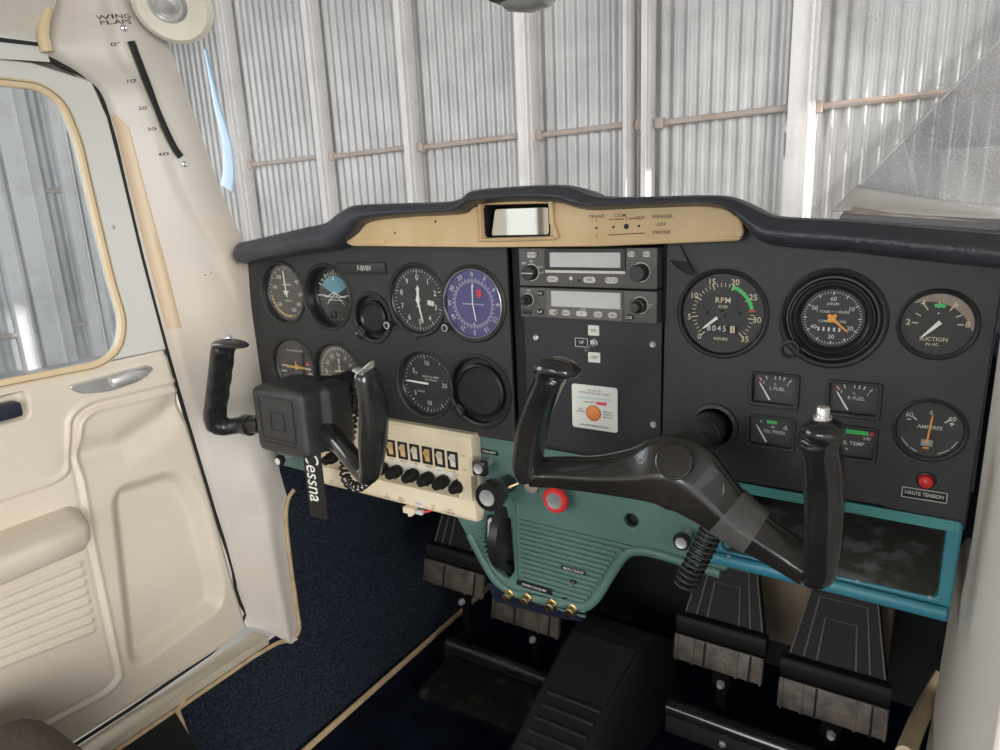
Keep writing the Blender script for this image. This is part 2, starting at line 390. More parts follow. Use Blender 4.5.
m = M(); m.poly([PX(u, v, XD-.009) for u, v in ((-60, 48), (30, 52), (64, 60), (104, 84), (118, 125), (100, 122), (84, 98), (55, 82), (-60, 70))]); tag(m.build('trim_11', mat('taupe_seal', (.16, .14, .12), .6), smooth=False), kind='structure')
def post_pt(z, t, off=0.):
    ya = interp(A, z); yb_ = interp(B, z); x = XD+.004+(-.852-XD-.004)*sm(t*1.1)+.006*math.sin(math.pi*t)
    s0 = .42+.35*sm((1.02-z)/.25); x += .009*sm((t-s0)/.10)*sm((z-.80)/.12)-.008*sm((.12-t)/.12)
    return (x+off, ya+(yb_-ya)*t, z)
vs_ = []; n_ = 60
for i in range(n_+1):
    z = .80+(1.075-.80)*i/n_; wd_ = .13*min(1, (1.075-z)/.02+.3)
    for t in (.05, .07, .05+wd_*.5, .05+wd_-.015, .05+wd_): vs_.append(post_pt(z, t, .0012 if .06 < t < .045+wd_ else .0))
m = M(); m.faces(vs_, [(5*i+k, 5*i+k+1, 5*i+k+6, 5*i+k+5) for i in range(n_) for k in range(4)]); tag(m.build('trim_10', mat('yellowed_strip', (.56, .43, .29), .45), recalc=False), kind='structure')
# outer left fuselage side aft of / behind the door + below sill, forward footwell side
m = M(); m.box((-.93, .27, .46), (.02, .50, .74)); m.box((-.93, -.2, .10), (.02, 1.2, .24)); m.box((-.93, -1.5, .55), (.02, .9, 1.3)); m.box((-.915, -.95, 1.25), (.02, 1.5, .2))
tag(m.build('wall_left_outer', POSTM, smooth=False), kind='structure')
# roof with headliner and pillar-top
m = M(); m.box((-.40, -.95, 1.33), (1.10, 1.75, .03)); m.box((-.86, -.62, 1.30), (.06, 1.1, .05))
tag(m.build('ceiling_cabin', CEIL, smooth=False), kind='structure')
# door header strip above the door (grey rail with headliner patch)
pa, pb = PX(0, 53, -.87), PX(46, 59, -.87)
m = M(); m.poly([PX(-60, 24, -.875), PX(44, 42, -.875), PX(50, 62, -.875), PX(-60, 55, -.875)])
m.poly([PX(-60, 24, -.875), PX(44, 42, -.875), PX(44, 42, -.915), PX(-60, 24, -.915)])
tag(m.build('trim_1', DOORF, smooth=False), kind='structure')
m = M(); m.poly([PX(-60, 30, -.874), PX(44, 43, -.874), PX(45, 47, -.874), PX(-60, 35, -.874)]); tag(m.build('trim_2', MATBLK, smooth=False), kind='structure')
m = M(); m.faces([PX(-80, 33, -.88), PX(48, 44, -.88), PX(62, -30, -.84), PX(-80, -60, -.80)], [(0, 1, 2, 3)]); o = m.build('trim_3', CEIL, smooth=False); tag(o, kind='structure')
# yellowed pillar edge at the roof
m = M(); pts = [PX(47, 52, -.868), PX(43, 33, -.868), PX(47, 8, -.868), PX(52, -20, -.868)]
m.sweep(catmull(pts, 5), (.006, .009), up=(1, 0, 0), n=10); tag(m.build('trim_4', TRIM), kind='structure')
# floor, firewall, sill, footwell sides
FZ = .15
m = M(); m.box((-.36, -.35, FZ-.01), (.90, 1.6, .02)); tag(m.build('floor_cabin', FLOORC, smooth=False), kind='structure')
m = M(); m.box((-.41, .46, .47), (1.06, .02, .74)); tag(m.build('wall_firewall', BLACKP2, smooth=False), kind='structure')
m = M(); m.faces([(-.745, -.55, FZ), (-.745, .46, FZ), (-.862, .46, .30), (-.862, -.05, .275), (-.862, -.55, .275)], [(0, 1, 2, 3, 4)])
m.faces([(-.862, -.05, .24), (-.862, .46, .24), (-.858, .46, .70), (-.858, .01, .70), (-.858, .012, .5), (-.862, .0, .30)], [(0, 1, 2, 3, 4, 5)])
o = m.build('wall_footwell', CARPET, smooth=False); tag(o, kind='structure')
# right side panel next to the co-pilot
XR = .046
m = M(); rw = [(-.30, .16), (.30, .16), (.24, .30), (.17, .50), (.135, .585), (.085, .62), (.012, .64), (.004, .90), (-.012, 1.3), (-.30, 1.3)]
m.mesh(plate(rpoly(rw, .02), front=XR+.03, thick=.03, bev=.004, axis='x'))
o = m.build('wall_right', mat('right_post_white', (.80, .74, .665), .45, bump=.05, bscale=400)); tag(o, kind='structure')
m = M(); m.mesh(plate(rpoly([(-.30, .40), (.05, .40), (.03, .58), (-.02, .64), (-.06, 1.2), (-.30, 1.2)], .03), front=XR+.006, thick=.008, bev=.003, axis='x'))
tag(m.build('trim_5', MATS['right_post_white']), kind='structure')
m = M(); m.box((.075, .25, .45), (.02, .42, .60)); tag(m.build('wall_footwell_right', CARPET, smooth=False), kind='structure')
pts = [PZ(905, 755, .34), PZ(918, 722, .32), PZ(932, 695, .31), PZ(944, 675, .33)]
m = M(); m.sweep(catmull(pts, 6), (.010, .010), up=(0, 0, 1)); tag(m.build('trim_6', TRIM), kind='structure')
# windshield
m = M(); fs = []; vs_ = []
NU, NV = 40, 14
for i in range(NU+1):
    a = i/NU; x = -.875+(.95)*a; e = (2*a-1)
    for j in range(NV+1):
        b = j/NV; y = .30-.30*abs(e)**3.2-b*.30*(1-.5*abs(e)**3.2); z = .885+b*.42
        vs_.append((x, y, z))
for i in range(NU):
    for j in range(NV):
        a = i*(NV+1)+j; fs.append((a, a+1, a+NV+2, a+NV+1))
m.faces(vs_, fs); o = m.build('window_1', WINDG, ang=180); tag(o, kind='structure'); windshield = o
# ================================================================== CABIN DOOR
xd = XD
door = thing('cabin_door', (xd, -.45, .28), 'beige left cabin door with a rounded window, moulded pocket and chrome handle', 'door')
def seg_d(p, a, b):
    ab = (b[0]-a[0], b[1]-a[1]); t = ((p[0]-a[0])*ab[0]+(p[1]-a[1])*ab[1])/max(1e-12, ab[0]**2+ab[1]**2); t = max(0, min(1, t))
    return math.hypot(p[0]-a[0]-ab[0]*t, p[1]-a[1]-ab[1]*t)
def polydist_grid(Yg, Zg, pts, closed):
    D = np.full(Yg.shape, 9.)
    for a, b in zip(pts, pts[1:]+([pts[0]] if closed else [])):
        ab = np.array(b)-np.array(a); L2 = ab@ab
        if L2 < 1e-12: continue
        t = np.clip(((Yg-a[0])*ab[0]+(Zg-a[1])*ab[1])/L2, 0, 1)
        D = np.minimum(D, np.hypot(Yg-a[0]-ab[0]*t, Zg-a[1]-ab[1]*t))
    return D
def inside_grid(Yg, Zg, pts):
    I = np.zeros(Yg.shape, bool)
    for a, b in zip(pts, pts[1:]+[pts[0]]):
        if abs(a[1]-b[1]) < 1e-12: continue
        c = ((a[1] > Zg) != (b[1] > Zg)) & (Yg < (b[0]-a[0])*(Zg-a[1])/(b[1]-a[1])+a[0]); I ^= c
    return I
def smg(t): t = np.clip(t, 0, 1); return t*t*(3-2*t)
ledge = yz([(-10, 385), (157, 353)], xd)                       # horizontal line where the moulded panel meets the window frame
ztop = (ledge[0][1]+ledge[1][1])/2
dl = [(z, y) for z, y in A]
NY, NZ2 = 300, 230; y0 = -.80; zb = .302
Yg = np.zeros((NZ2+1, NY+1)); Zg = np.zeros_like(Yg)
for i in range(NZ2+1):
    z = zb+(ztop-zb)*i/NZ2; ye = interp(A, z)-.0035
    if z < zb+.03: ye -= .03*(1-math.sqrt(max(0, 1-((zb+.03-z)/.03)**2)))
    for j in range(NY+1):
        Yg[i, j] = y0+(ye-y0)*(j/NY)**.85; Zg[i, j] = z
H = np.zeros_like(Yg)
def ridge(px, r=.0035, h=.0022, rnd=.02):
    global H
    pts = [tuple(p) for p in rpoly(yz(px, xd), rnd)] if rnd else yz(px, xd)
    D = polydist_grid(Yg, Zg, pts[0:], False); H += h*np.exp(-(D/r)**2)
g1 = [(-60, 517), (0, 497), (50, 481), (66, 470), (66, 415), (84, 401), (178, 379)]
g2 = [(182, 388), (92, 408), (77, 420), (76, 462), (90, 545), (118, 676), (105, 690), (0, 745), (-60, 775)]
def ridge2(px, r, h):
    global H
    p = yz(px, xd); q = [p[0]]+rpoly(p, .02)[6:-6]+[p[-1]]
    D = polydist_grid(Yg, Zg, q, False); H += h*np.exp(-(D/r)**2); return q
ridge2(g1, .0035, .003); ridge2([(u+4, v+3) for u, v in g1], .003, -.002)
q2 = ridge2(g2, .004, .0035); ridge2([(u-4, v-1) for u, v in g2], .003, -.0025)
# sunken map pocket
pk = rpoly(yz([(109, 502), (117, 485), (178, 467), (200, 500), (221, 583), (219, 606), (128, 672)], xd), .03)
D = polydist_grid(Yg, Zg, pk, True); I = inside_grid(Yg, Zg, pk); S = np.where(I, D, -D)
H -= .021*smg((S+.004)/.024)
# shallow hollow above the pocket
hl = yz([(84, 455), (120, 446), (160, 420), (172, 408)], xd); D = polydist_grid(Yg, Zg, hl, False); H -= .013*np.exp(-(D/.018)**2)
# latch recess
lr = rpoly(yz([(-50, 408), (24, 389), (27, 417), (-50, 436)], xd), .008); D = polydist_grid(Yg, Zg, lr, True); I = inside_grid(Yg, Zg, lr); S = np.where(I, D, -D); H -= .012*smg((S+.001)/.005)
# speaker-like ribs below the armrest
for k in range(8):
    p = yz([(-60, 600+k*9.6+24-6), (76+k*1.9, 563+k*9.3)], xd); D = polydist_grid(Yg, Zg, p, False); H += .0045*np.exp(-(D/.0033)**2)
e = np.array([[interp(A, Zg[i, j])-.0035-Yg[i, j] for j in range(NY+1)] for i in range(NZ2+1)])
H -= .006*(1-smg(e/.006))+.004*(1-smg((Zg-zb)/.008))
H += .0035*smg((ztop-.004-Zg)/.006)
vs_ = [(xd+.004+H[i, j], Yg[i, j], Zg[i, j]) for i in range(NZ2+1) for j in range(NY+1)]
fs = [(i*(NY+1)+j, i*(NY+1)+j+1, (i+1)*(NY+1)+j+1, (i+1)*(NY+1)+j) for i in range(NZ2) for j in range(NY)]
m = M(); m.faces(vs_, fs); m.build('moulded_panel', DOORM, door, ang=70, recalc=False)
# frame with the window opening
outer = yz([(90, 82), (106, 118), (118, 165)], xd)
top = yz([(-90, 57), (0, 59), (30, 63), (62, 73)], xd)
of = [(y0, ztop), (y0, top[0][1])]+top+[(y, z) for (y, z) in outer]+[(interp(A, z)-.003, z) for z in (.98, .9, .84, ztop)]
gl_px = [(-120, 410), (-120, 82), (0, 87), (38, 91), (58, 106), (73, 142), (84, 190), (106, 281), (118.5, 322), (114, 347), (96, 361), (0, 379)]
gw = yz(gl_px, xd); gw[0] = (-.72, gw[-1][1]-.004); gw[1] = (-.72, gw[2][1])
gw = rpoly(gw, .016, 4)
def grow(pts, d):
    c = Vector((sum(p[0] for p in pts)/len(pts), sum(p[1] for p in pts)/len(pts))); out = []; n = len(pts)
    for i in range(n):
        a = Vector(pts[i-1]); b = Vector(pts[(i+1) % n]); t = (b-a)
        if t.length < 1e-9: out.append(tuple(pts[i])); continue
        t.normalize(); nn = Vector((t.y, -t.x)); p = Vector(pts[i])
        if nn.dot(p-c) < 0: nn = -nn
        out.append(tuple(p+nn*d))
    return out
m = M(); m.mesh(plate(of, [grow(gw, .009)], front=xd+.004, thick=.02, bev=.002, axis='x')); m.build('frame', DOORF, door)
m = M(); m.mesh(plate(grow(gw, .0105), [grow(gw, .0)], front=xd+.006, thick=.006, bev=.0025, axis='x')); m.build('window_bead', TRIM, door)
m = M(); m.mesh(plate(grow(gw, .0078), [grow(gw, .0068)], front=xd+.0074, thick=.003, bev=.0008, axis='x')); m.build('rubber_gasket', mat('taupe_gasket', (.20, .16, .12), .6), door)
m = M(); m.mesh(plate(grow(gw, .006), [], front=xd-.002, thick=.003, bev=.0004, axis='x')); m.build('window_pane', SIDEG, door)
# armrest
m = M(); pts = []
ay = PX(70, 520, xd).y; az = PX(60, 505, xd).z
prof = [(0, .0), (.028, -.008), (.048, -.013), (.0535, -.017), (.055, -.024), (.050, -.043), (.045, -.047), (.0, -.062)]
rows = []
for (yy, s_) in ((-.80, 1), (ay-.06, 1), (ay-.012, 1), (ay, .8), (ay+.008, .25)):
    rows.append([m.bm.verts.new((xd+.002+px_*s_, yy, az+pz_*(1 if s_ == 1 else .9)-.004*(1-s_))) for px_, pz_ in prof])
for a, b in zip(rows[:-1], rows[1:]):
    for k in range(len(prof)-1): m.bm.faces.new((a[k], a[k+1], b[k+1], b[k]))
m.bm.faces.new(rows[-1])
o = m.build('armrest', DOORM, door, ang=50)
# chrome inside handle
hp = [PX(70, 390, xd+.012), PX(86, 385, xd+.012), PX(112, 380, xd+.013), PX(140, 373, xd+.013), PX(154, 373, xd+.012)]
hz = [p.z-.001 for p in hp]
m = M(); yc = [p.y for p in hp]; yy0, yy1 = yc[0], yc[-1]; zc = sum(hz)/5
pl = [(yy0-.004, zc+.0065), (yy1-.006, zc+.010), (yy1+.002, zc+.003), (yy1-.018, zc-.009), (yy0+.045, zc-.013), (yy0+.010, zc-.007)]
m.mesh(plate(rpoly(pl, .01), front=xd+.013, thick=.006, bev=.002, axis='x')); hnd = m.build('handle', CHROME, door)
m = M(); m.sweep([(xd+.015, yy0+.05, zc-.002), (xd+.02, yy0+.068, zc+.002), (xd+.018, yy1-.012, zc+.001)], [(.007, .003), (.006, .003), (.004, .002)], up=(1, 0, 0)); m.build('lever', ALU, hnd)
# latch lever
a, b = PX(-50, 423, xd+.006), PX(17, 406, xd+.006)
m = M(); m.box(((xd+.010), (a.y+b.y)/2, (a.z+b.z)/2-.001), (.022, abs(b.y-a.y), .018), .005); m.build('latch_lever', mat('dark_navy_plastic', (.02, .024, .04), .35), door)
# screw
for (u, v) in ((113, 227),):
    m = M(); p = PX(u, v, xd+.004); m.lathe(p, [(.0025, 0), (.0025, .001), (.0015, .0018)], 16, (1, 0, 0), cap1=True); m.build('screw', ALU, door)
# door sill
m = M(); z_s = .292
m.box((-.8705, -.37, .282), (.034, .64, .015), .003); o = m.build('trim_7', mat('sill_beige', (.46, .41, .32), .5, c2=(.52, .47, .38), scale=15)); tag(o, kind='structure')
m = M(); m.sweep(catmull([Vector((-.851, -.55, .274)), Vector((-.851, -.12, .274)), Vector((-.851, -.075, .273)), PX(278, 643, -.849), PX(292, 640, -.849)], 5), (.0028, .0035), up=(0, 0, 1)); tag(m.build('trim_8', SEAM), kind='structure')
# carpet bindings (tan edges)
edge = [PX(294, 490, -.849), PX(288, 500, -.849), PX(286, 520, -.849), PX(290, 560, -.849), PX(297, 610, -.849), PX(299, 630, -.849), PX(292, 640, -.849)]
m = M(); m.sweep(catmull(edge, 6), (.0038, .0028), up=(1, 0, 0)); tag(m.build('carpet_binding', SEAM), 'tan bound edge of the navy side carpet below the panel, against the white post', 'binding')
m = M(); m.sweep([(-.743, -.30, FZ+.006), (-.743, .10, FZ+.006), (-.743, .42, FZ+.006)], (.004, .006), up=(0, 0, 1)); tag(m.build('carpet_binding', SEAM), 'tan bound edge between side carpet and floor, running forward to the pilot pedals', 'binding')
# loose carpet over the side of the floor + black floor mat
c0 = PZ(155, 702, .27); c1 = PZ(166, 760, .22)
m = M(); m.sweep([(-.862+.005, c0.y+.03, .286), (-.85, c0.y+.004, .272), (-.82, c0.y-.004, .236), (-.77, c0.y-.015, .186)], (.004, .003), up=(0, 0, 1)); tag(m.build('carpet_binding', SEAM), 'tan rear edge of the side carpet beside the black mat at the door sill', 'binding')
m = M(); m.faces([(-.852, c0.y, .277), (-.852, -.62, .277), (-.742, -.62, .162), (-.742, c0.y, .162)], [(0, 1, 2, 3)]); m.faces([(-.852, c0.y, .270), (-.852, -.62, .270), (-.742, -.62, .155), (-.742, c0.y, .155)], [(3, 2, 1, 0)])
tag(m.build('floor_mat', RUBBER, smooth=False), 'plain black mat at the foot of the door beside the seat', 'mat')

# ================================================================== INSTRUMENT PANEL
panel = thing('instrument_panel', (-.41, .004, .67), 'black aircraft instrument panel with rows of round cut-outs', 'panel')
G = dict(asi=(-.780, .837), ai=(-.690, .834), sb=None)
p = PY(372, 318); SB = (p.x, p.z)
ASI = (-.779, .837); AI = (-.6915, .8345); ALT = (-.537, .836); VOR = (-.4535, .835)
TC = (-.775, .729); DG = (-.690, .728); VSI = (-.535, .729); p = PY(479, 391.5); BL = (p.x, p.z)
RPM = (-.1685, .8368); CLK = (-.0745, .837); SUC = (.0035, .8365); AMP = (.0065, .7465)
RH = .042
left_out = rpoly([(-.853, .672), (-.4035, .672), (-.4045, .925), (-.853, .905)], [.01, .003, .004, .01])
m = M(); m.mesh(plate(left_out, [circle(*c, RH) for c in (ASI, AI, ALT, VOR, TC, DG, VSI)]+[circle(*SB, .0285), circle(*BL, .041)], 0, .006, .0018)); m.build('left_panel', BLACKP, panel)
right_out = rpoly([(-.2255, .6705), (-.02, .6705), (-.004, .661), (.040, .661), (.044, .905), (-.2235, .925)], [.003, .003, .003, .004, .01, .004])
def rect_hole(u0, v0, u1, v1, y=0.):
    a = PY(u0, v0, y); b = PY(u1, v1, y); return a.x, b.z, b.x, a.z
FUELS = {}
cxl, cxr = -.1185, -.0525
SM = [('L.FUEL', cxl, .7685), ('R.FUEL', cxr, .767), ('OIL PRESS', cxl-.001, .7265), ('OIL TEMP', cxr, .7265)]
sw, sh = .0195, .0140
shaft_r = PY(714, 426)
m = M(); m.mesh(plate(right_out, [circle(*RPM, .0395), circle(*CLK, .0400), circle(*SUC, .0265), circle(*AMP, .0248), circle(shaft_r.x, shaft_r.z, .0185)]+[rrect(c[1]-sw, c[2]-sh, c[1]+sw, c[2]+sh, .002) for c in SM], 0, .006, .0018)); m.build('right_panel', BLACKP, panel)
m = M(); m.mesh(plate(rpoly([(-.388, .668), (-.2275, .668), (-.2275, .829), (-.388, .829)], .002), [], .004, .004, .001)); m.build('centre_panel', BLACKP2, panel)
m = M(); m.box((-.405, .050, .785), (.90, .012, .21)); m.build('backing', MATBLK, panel)
m = M(); m.box((-.3955, .012, .80), (.017, .003, .26)); m.build('gap_strip', MATBLK, panel)
m = M(); m.box((-.2262, .012, .87), (.003, .010, .10)); m.build('gap_strip', MATBLK, panel)
for (u, v) in ((536, 337.5), (653, 344.5), (653.5, 424.5), (531, 415)):
    p = PY(u, v, .004); m = M(); m.lathe(p, [(.0034, 0), (.0034, .0008), (.0022, .002), (.0009, .0016)], 18, cap1=True)
    m.box((p.x, .0018, p.z), (.0008, .0008, .004), rot=Matrix.Rotation(.5, 3, 'Y')); m.build('screw', ALU, panel)
for (u, v) in ((655.5, 265), (655.8, 285), (656, 300), (656, 316)):
    p = PY(u, v, .004); m = M(); m.box((p.x+.003, .003, p.z), (.002, .004, .007), .0005); m.build('rack_clip', ALU, panel)
# torn flap of plastic at the top-left corner of the right panel
m = M(); a = [PY(*q, -.003) for q in ((668, 247), (680, 246), (688, 262), (697, 276), (690, 274), (678, 266), (670, 260))]
for q in (3, 4, 5): a[q].y -= .006
m.poly(a); o = m.build('torn_flap', BLACKP, panel, smooth=False); k = o.modifiers.new('s', 'SOLIDIFY'); k.thickness = .0012
# registration plate
a = PY(337, 262, -.001); b = PY(386, 275, -.001)
reg = thing('registration_plate', ((a.x+b.x)/2, -.001, b.z), 'black engraved plate with white letters F-BVBV above the blank hole', 'plate')
m = M(); m.box(((a.x+b.x)/2, -.0007, (a.z+b.z)/2), (b.x-a.x, .0014, a.z-b.z), .0006); m.build('plate', BLACKPL, reg)
fr = M(); fr.mesh(plate(rrect(a.x, b.z, b.x, a.z, .0008), [rrect(a.x+.0012, b.z+.0012, b.x-.0012, a.z-.0012, .0005)], -.0022, .0012, .0003)); fr.build('rim', BLACKP, reg)
m = M(); m.text('F-BVBV', (a.x+b.x)/2+.006, (a.z+b.z)/2, .0092, -.0018, sx=.85); m.build('lettering', WHITE, reg, smooth=False)

# ---- round instruments
def rim(t, c, r, front=-.002, mt_=BLACKP, wd=.0045):
    m = M(); m.lathe((c[0], 0, c[1]), [(r+wd, -.001), (r+wd*.9, .0012), (r+wd*.45, -front+.0004), (r, .0014), (r-.0012, -.004)], 64); m.build('bezel', mt_, t)
def gauge(name, c, hole, face, depth, label, cat='gauge', group='round instruments in the panel', facem=DIAL, glass=True, rimw=.0045):
    t = thing(name, (c[0], .006, c[1]-hole), label, cat, group)
    rim(t, c, hole-.0003, wd=rimw)
    m = M(); m.lathe((c[0], 0, c[1]), [(hole-.0008, -.0045), (hole-.001, -depth+.002), (face+.002, -depth+.0015), (face, -depth-.002)], 64); m.build('case', BLACKPL, t)
    m = M(); m.disc((c[0], depth, c[1]), face+.0015, 64); m.build('dial', facem, t, smooth=False)
    if glass:
        m = M(); m.lathe((c[0], depth-.0045, c[1]), [(face+.0012, 0), (face+.0012, .0008)], 64, cap0=True, cap1=True); m.build('glass', LEDGLASS, t, smooth=False)
    return t
def marks(t, items, mt_, name='markings'):
    m = M(); items(m); m.build(name, mt_, t, smooth=False, recalc=False)
def needle(m, c, ang, r0, r1, w0, w1, y):
    a = math.radians(ang); d = Vector((math.sin(a), 0, math.cos(a))); q = Vector((d.z, 0, -d.x)); C = Vector((c[0], y, c[1])); vs_ = []
    for yy in (0, .0006):
        for (r, wd) in ((r0, w0), (r1-.003, w1), (r1, .0002)):
            vs_ += [C+d*r-q*wd/2+Vector((0, yy, 0)), C+d*r+q*wd/2+Vector((0, yy, 0))]
    m.faces(vs_, [(0, 1, 3, 2), (2, 3, 5, 4), (6, 8, 9, 7), (8, 10, 11, 9), (0, 2, 8, 6), (2, 4, 10, 8), (1, 7, 9, 3), (3, 9, 11, 5)])
def knob_small(t, u, v, name='set_knob', r=.0052, y=-.012, mt_=None):
    p = PY(u, v, y); m = M(); m.lathe((p.x, 0, p.z), [(.0025, 0), (.0025, -y-.006), (r*.9, -y-.0055), (r, -y-.004), (r, -y-.0008), (r*.8, -y)], 28, cap1=True); k = m.build(name, BLACKPL, t)
    m = M(); m.lathe((p.x, 0, p.z), [(r*.78, -y+.0002), (r*.62, -y+.0004)], 28); m.build('knob_ring', WHITE, k)

# airspeed
t = gauge('airspeed_indicator', ASI, RH, .0378, .009, 'airspeed dial with yellow arc, upper left end of the panel'); yy = .0086
def f(m):
    for i in range(40):
        a = i*9
        m.tick(*ASI, a, .0325 if i % 2 == 0 else .0345, .0368, .0009 if i % 2 == 0 else .0006, yy)
    for a, s in ((55, '40'), (95, '60'), (128, '80'), (160, '100'), (228, '120'), (285, '140'), (325, '160')): m.text(s, ASI[0]+.0265*math.sin(math.radians(a)), ASI[1]+.0265*math.cos(math.radians(a)), .0075, yy)
    m.text('AIR SPEED', ASI[0], ASI[1]+.011, .0042, yy)
    m.text('KNOTS', ASI[0], ASI[1]-.012, .0038, yy)
marks(t, f, WHITE)
m = M(); m.arc(*ASI, 170, 262, .0325, .0345, yy-.0001, 30); m.build('yellow_arc', YELLOW, t, smooth=False, recalc=False)
m = M(); needle(m, ASI, -3, -.006, .031, .0018, .0016, yy-.0025); m.lathe((ASI[0], yy-.001, ASI[1]), [(.0025, 0), (.002, .003)], 20, cap1=True); m.box((ASI[0], yy-.0022, ASI[1]+.002), (.012, .0006, .001)); m.build('needle', NEEDLE, t, smooth=False)
# artificial horizon
t = gauge('attitude_indicator', AI, RH, .0345, .017, 'attitude indicator with blue sky half, second dial from the left in the top row', facem=GLOSSBLK); yy = .0160
m = M(); m.arc(*AI, -62, 62, .0, .027, yy, 24); m.build('sky_disc', SKYB, t, smooth=False, recalc=False)
def f(m):
    for a in (-90, -60, -45, -30, -20, -10, 0, 10, 20, 30, 45, 60, 90): m.tick(*AI, a, .028, .034 if abs(a) in (0, 30, 60, 90) else .0315, .0012, yy-.0004)
    for i, z in enumerate((-.002, -.006)): m.box((AI[0], yy-.001, AI[1]+z), (.040-.012*i, .0004, .0008))
    for sx in (-1, 1):
        m.sweep([(AI[0], yy-.002, AI[1]+.005), (AI[0]+sx*.012, yy-.002, AI[1]-.001), (AI[0]+sx*.026, yy-.002, AI[1]+.001)], (.0007, .0004), n=6)
        m.sweep([(AI[0], yy-.001, AI[1]+.003), (AI[0]+sx*.016, yy-.001, AI[1]-.012)], (.0005, .0003), n=6)
    m.tick(AI[0], AI[1], 0, .021, .026, .003, yy-.001)
marks(t, f, WHITE)
m = M(); m.arc(*AI, 110, 250, .0, .0335, yy-.0002, 24); m.build('ground_disc', MATBLK, t, smooth=False, recalc=False)
m = M(); m.lathe((AI[0]-.004, yy, AI[1]-.026), [(.0055, 0), (.0055, .005), (.004, .006)], 24, cap1=True); m.build('caging_knob', BLACKPL, t)
# altimeter
t = gauge('altimeter', ALT, RH, .0385, .004, 'altimeter with numerals 0 to 9, black dial left of the violet one'); yy = .0036
def f(m):
    for i in range(50): m.tick(*ALT, i*7.2, .0325 if i % 5 == 0 else .0345, .0372, .0010 if i % 5 == 0 else .0006, yy)
    for i in range(10): m.text(str(i), ALT[0]+.0275*math.sin(math.radians(i*36)), ALT[1]+.0275*math.cos(math.radians(i*36)), .0095, yy)
    m.text('ALT', ALT[0], ALT[1]+.013, .0045, yy); m.text('FEET', ALT[0], ALT[1]-.008, .0035, yy)
    m.tick(*ALT, 100, .014, .024, .006, yy+.0001)
marks(t, f, WHITE)
m = M(); needle(m, ALT, 168, -.005, .029, .0022, .0018, yy-.0018); needle(m, ALT, 2, -.004, .018, .0035, .003, yy-.001); m.lathe((ALT[0], yy, ALT[1]), [(.003, 0), (.0024, .0024)], 20, cap1=True); m.build('needle', NEEDLE, t, smooth=False)
knob_small(t, 386.5, 325.5, r=.0058)
m = M(); p = PY(415, 337, 0); m.mesh(plate(rpoly([(p.x-.008, p.z+.006), (p.x+.008, p.z+.006), (p.x+.003, p.z-.005), (p.x-.003, p.z-.005)], .004), [], -.002, .003, .001)); m.build('lower_tab', BLACKP, t)
# VOR
t = gauge('course_deviation_indicator', VOR, RH, .0395, .0015, 'violet-faced navigation dial with a white needle and red flag', facem=VORF); yy = .0011
def f(m):
    m.arc(*VOR, 0, 360, .0253, .0257, yy, 60)
    for i in range(72): m.tick(*VOR, i*5, .0262, .0300 if i % 2 == 0 else .0282, .0008 if i % 2 == 0 else .0005, yy)
    for i, s in enumerate(['0', '3', '6', 'E', '12', '15', 'S', '21', '24', 'W', '30', '33']):
        a = math.radians(i*30); m.text(s, VOR[0]+.0340*math.sin(a), VOR[1]+.0340*math.cos(a), .0075, yy, rot=a)
    for i in range(-5, 6):
        if i: m.box((VOR[0]+i*.0028, yy, VOR[1]-.0005), (.0013, .0003, .0014))
    m.poly([Vector((VOR[0]-.002, yy, VOR[1]+.0195)), Vector((VOR[0]+.002, yy, VOR[1]+.0195)), Vector((VOR[0], yy, VOR[1]+.0245))])
    m.tick(*VOR, 180, .0225, .0245, .002, yy)
marks(t, f, WHITE)
m = M(); m.sweep([(VOR[0]+.001, yy-.002, VOR[1]+.020), (VOR[0]+.0005, yy-.002, VOR[1]), (VOR[0]+.004, yy-.002, VOR[1]-.020)], (.0007, .0004), n=6); m.build('needle', NEEDLE, t)
m = M(); m.box((VOR[0]+.0095, yy-.0008, VOR[1]+.0125), (.006, .0004, .0085)); m.build('flag', RED, t, smooth=False)
m = M(); m.lathe((VOR[0], 0, VOR[1]), [(.0405, -.001), (.0408, .002), (.0402, .0026), (.0396, .001)], 64); m.build('polished_ring', ALU, t)
knob_small(t, 444.5, 328, r=.0055)
# turn coordinator
t = gauge('turn_coordinator', TC, RH, .0385, .006, 'turn coordinator with small yellow aeroplane, left end of the lower row behind the yoke'); yy = .0056
def f(m):
    m.sweep([(TC[0]-.03, yy-.001, TC[1]+.001), (TC[0]+.03, yy-.001, TC[1]-.001)], (.0012, .0004), n=6)
    for sx in (-1, 1): m.box((TC[0]+sx*.028, yy, TC[1]-.008), (.010, .0004, .002)); 
    m.text('TURN COORDINATOR', TC[0], TC[1]+.024, .0035, yy); m.text('2 MIN', TC[0], TC[1]-.016, .004, yy); m.text('L', TC[0]-.026, TC[1]-.017, .006, yy); m.text('R', TC[0]+.026, TC[1]-.017, .006, yy)
marks(t, f, WHITE)
m = M(); m.lathe((TC[0], yy, TC[1]), [(.004, 0), (.003, .002)], 20, cap1=True); m.tick(*TC, 0, 0, .009, .002, yy-.001); m.sweep([(TC[0]-.02, yy-.0015, TC[1]), (TC[0]+.02, yy-.0015, TC[1])], (.0016, .0006), n=6); m.build('aeroplane_symbol', YELLOW, t)
m = M(); m.box((TC[0]+.024, yy-.0003, TC[1]+.006), (.007, .0003, .004)); m.build('warning_flag', PINK, t, smooth=False)
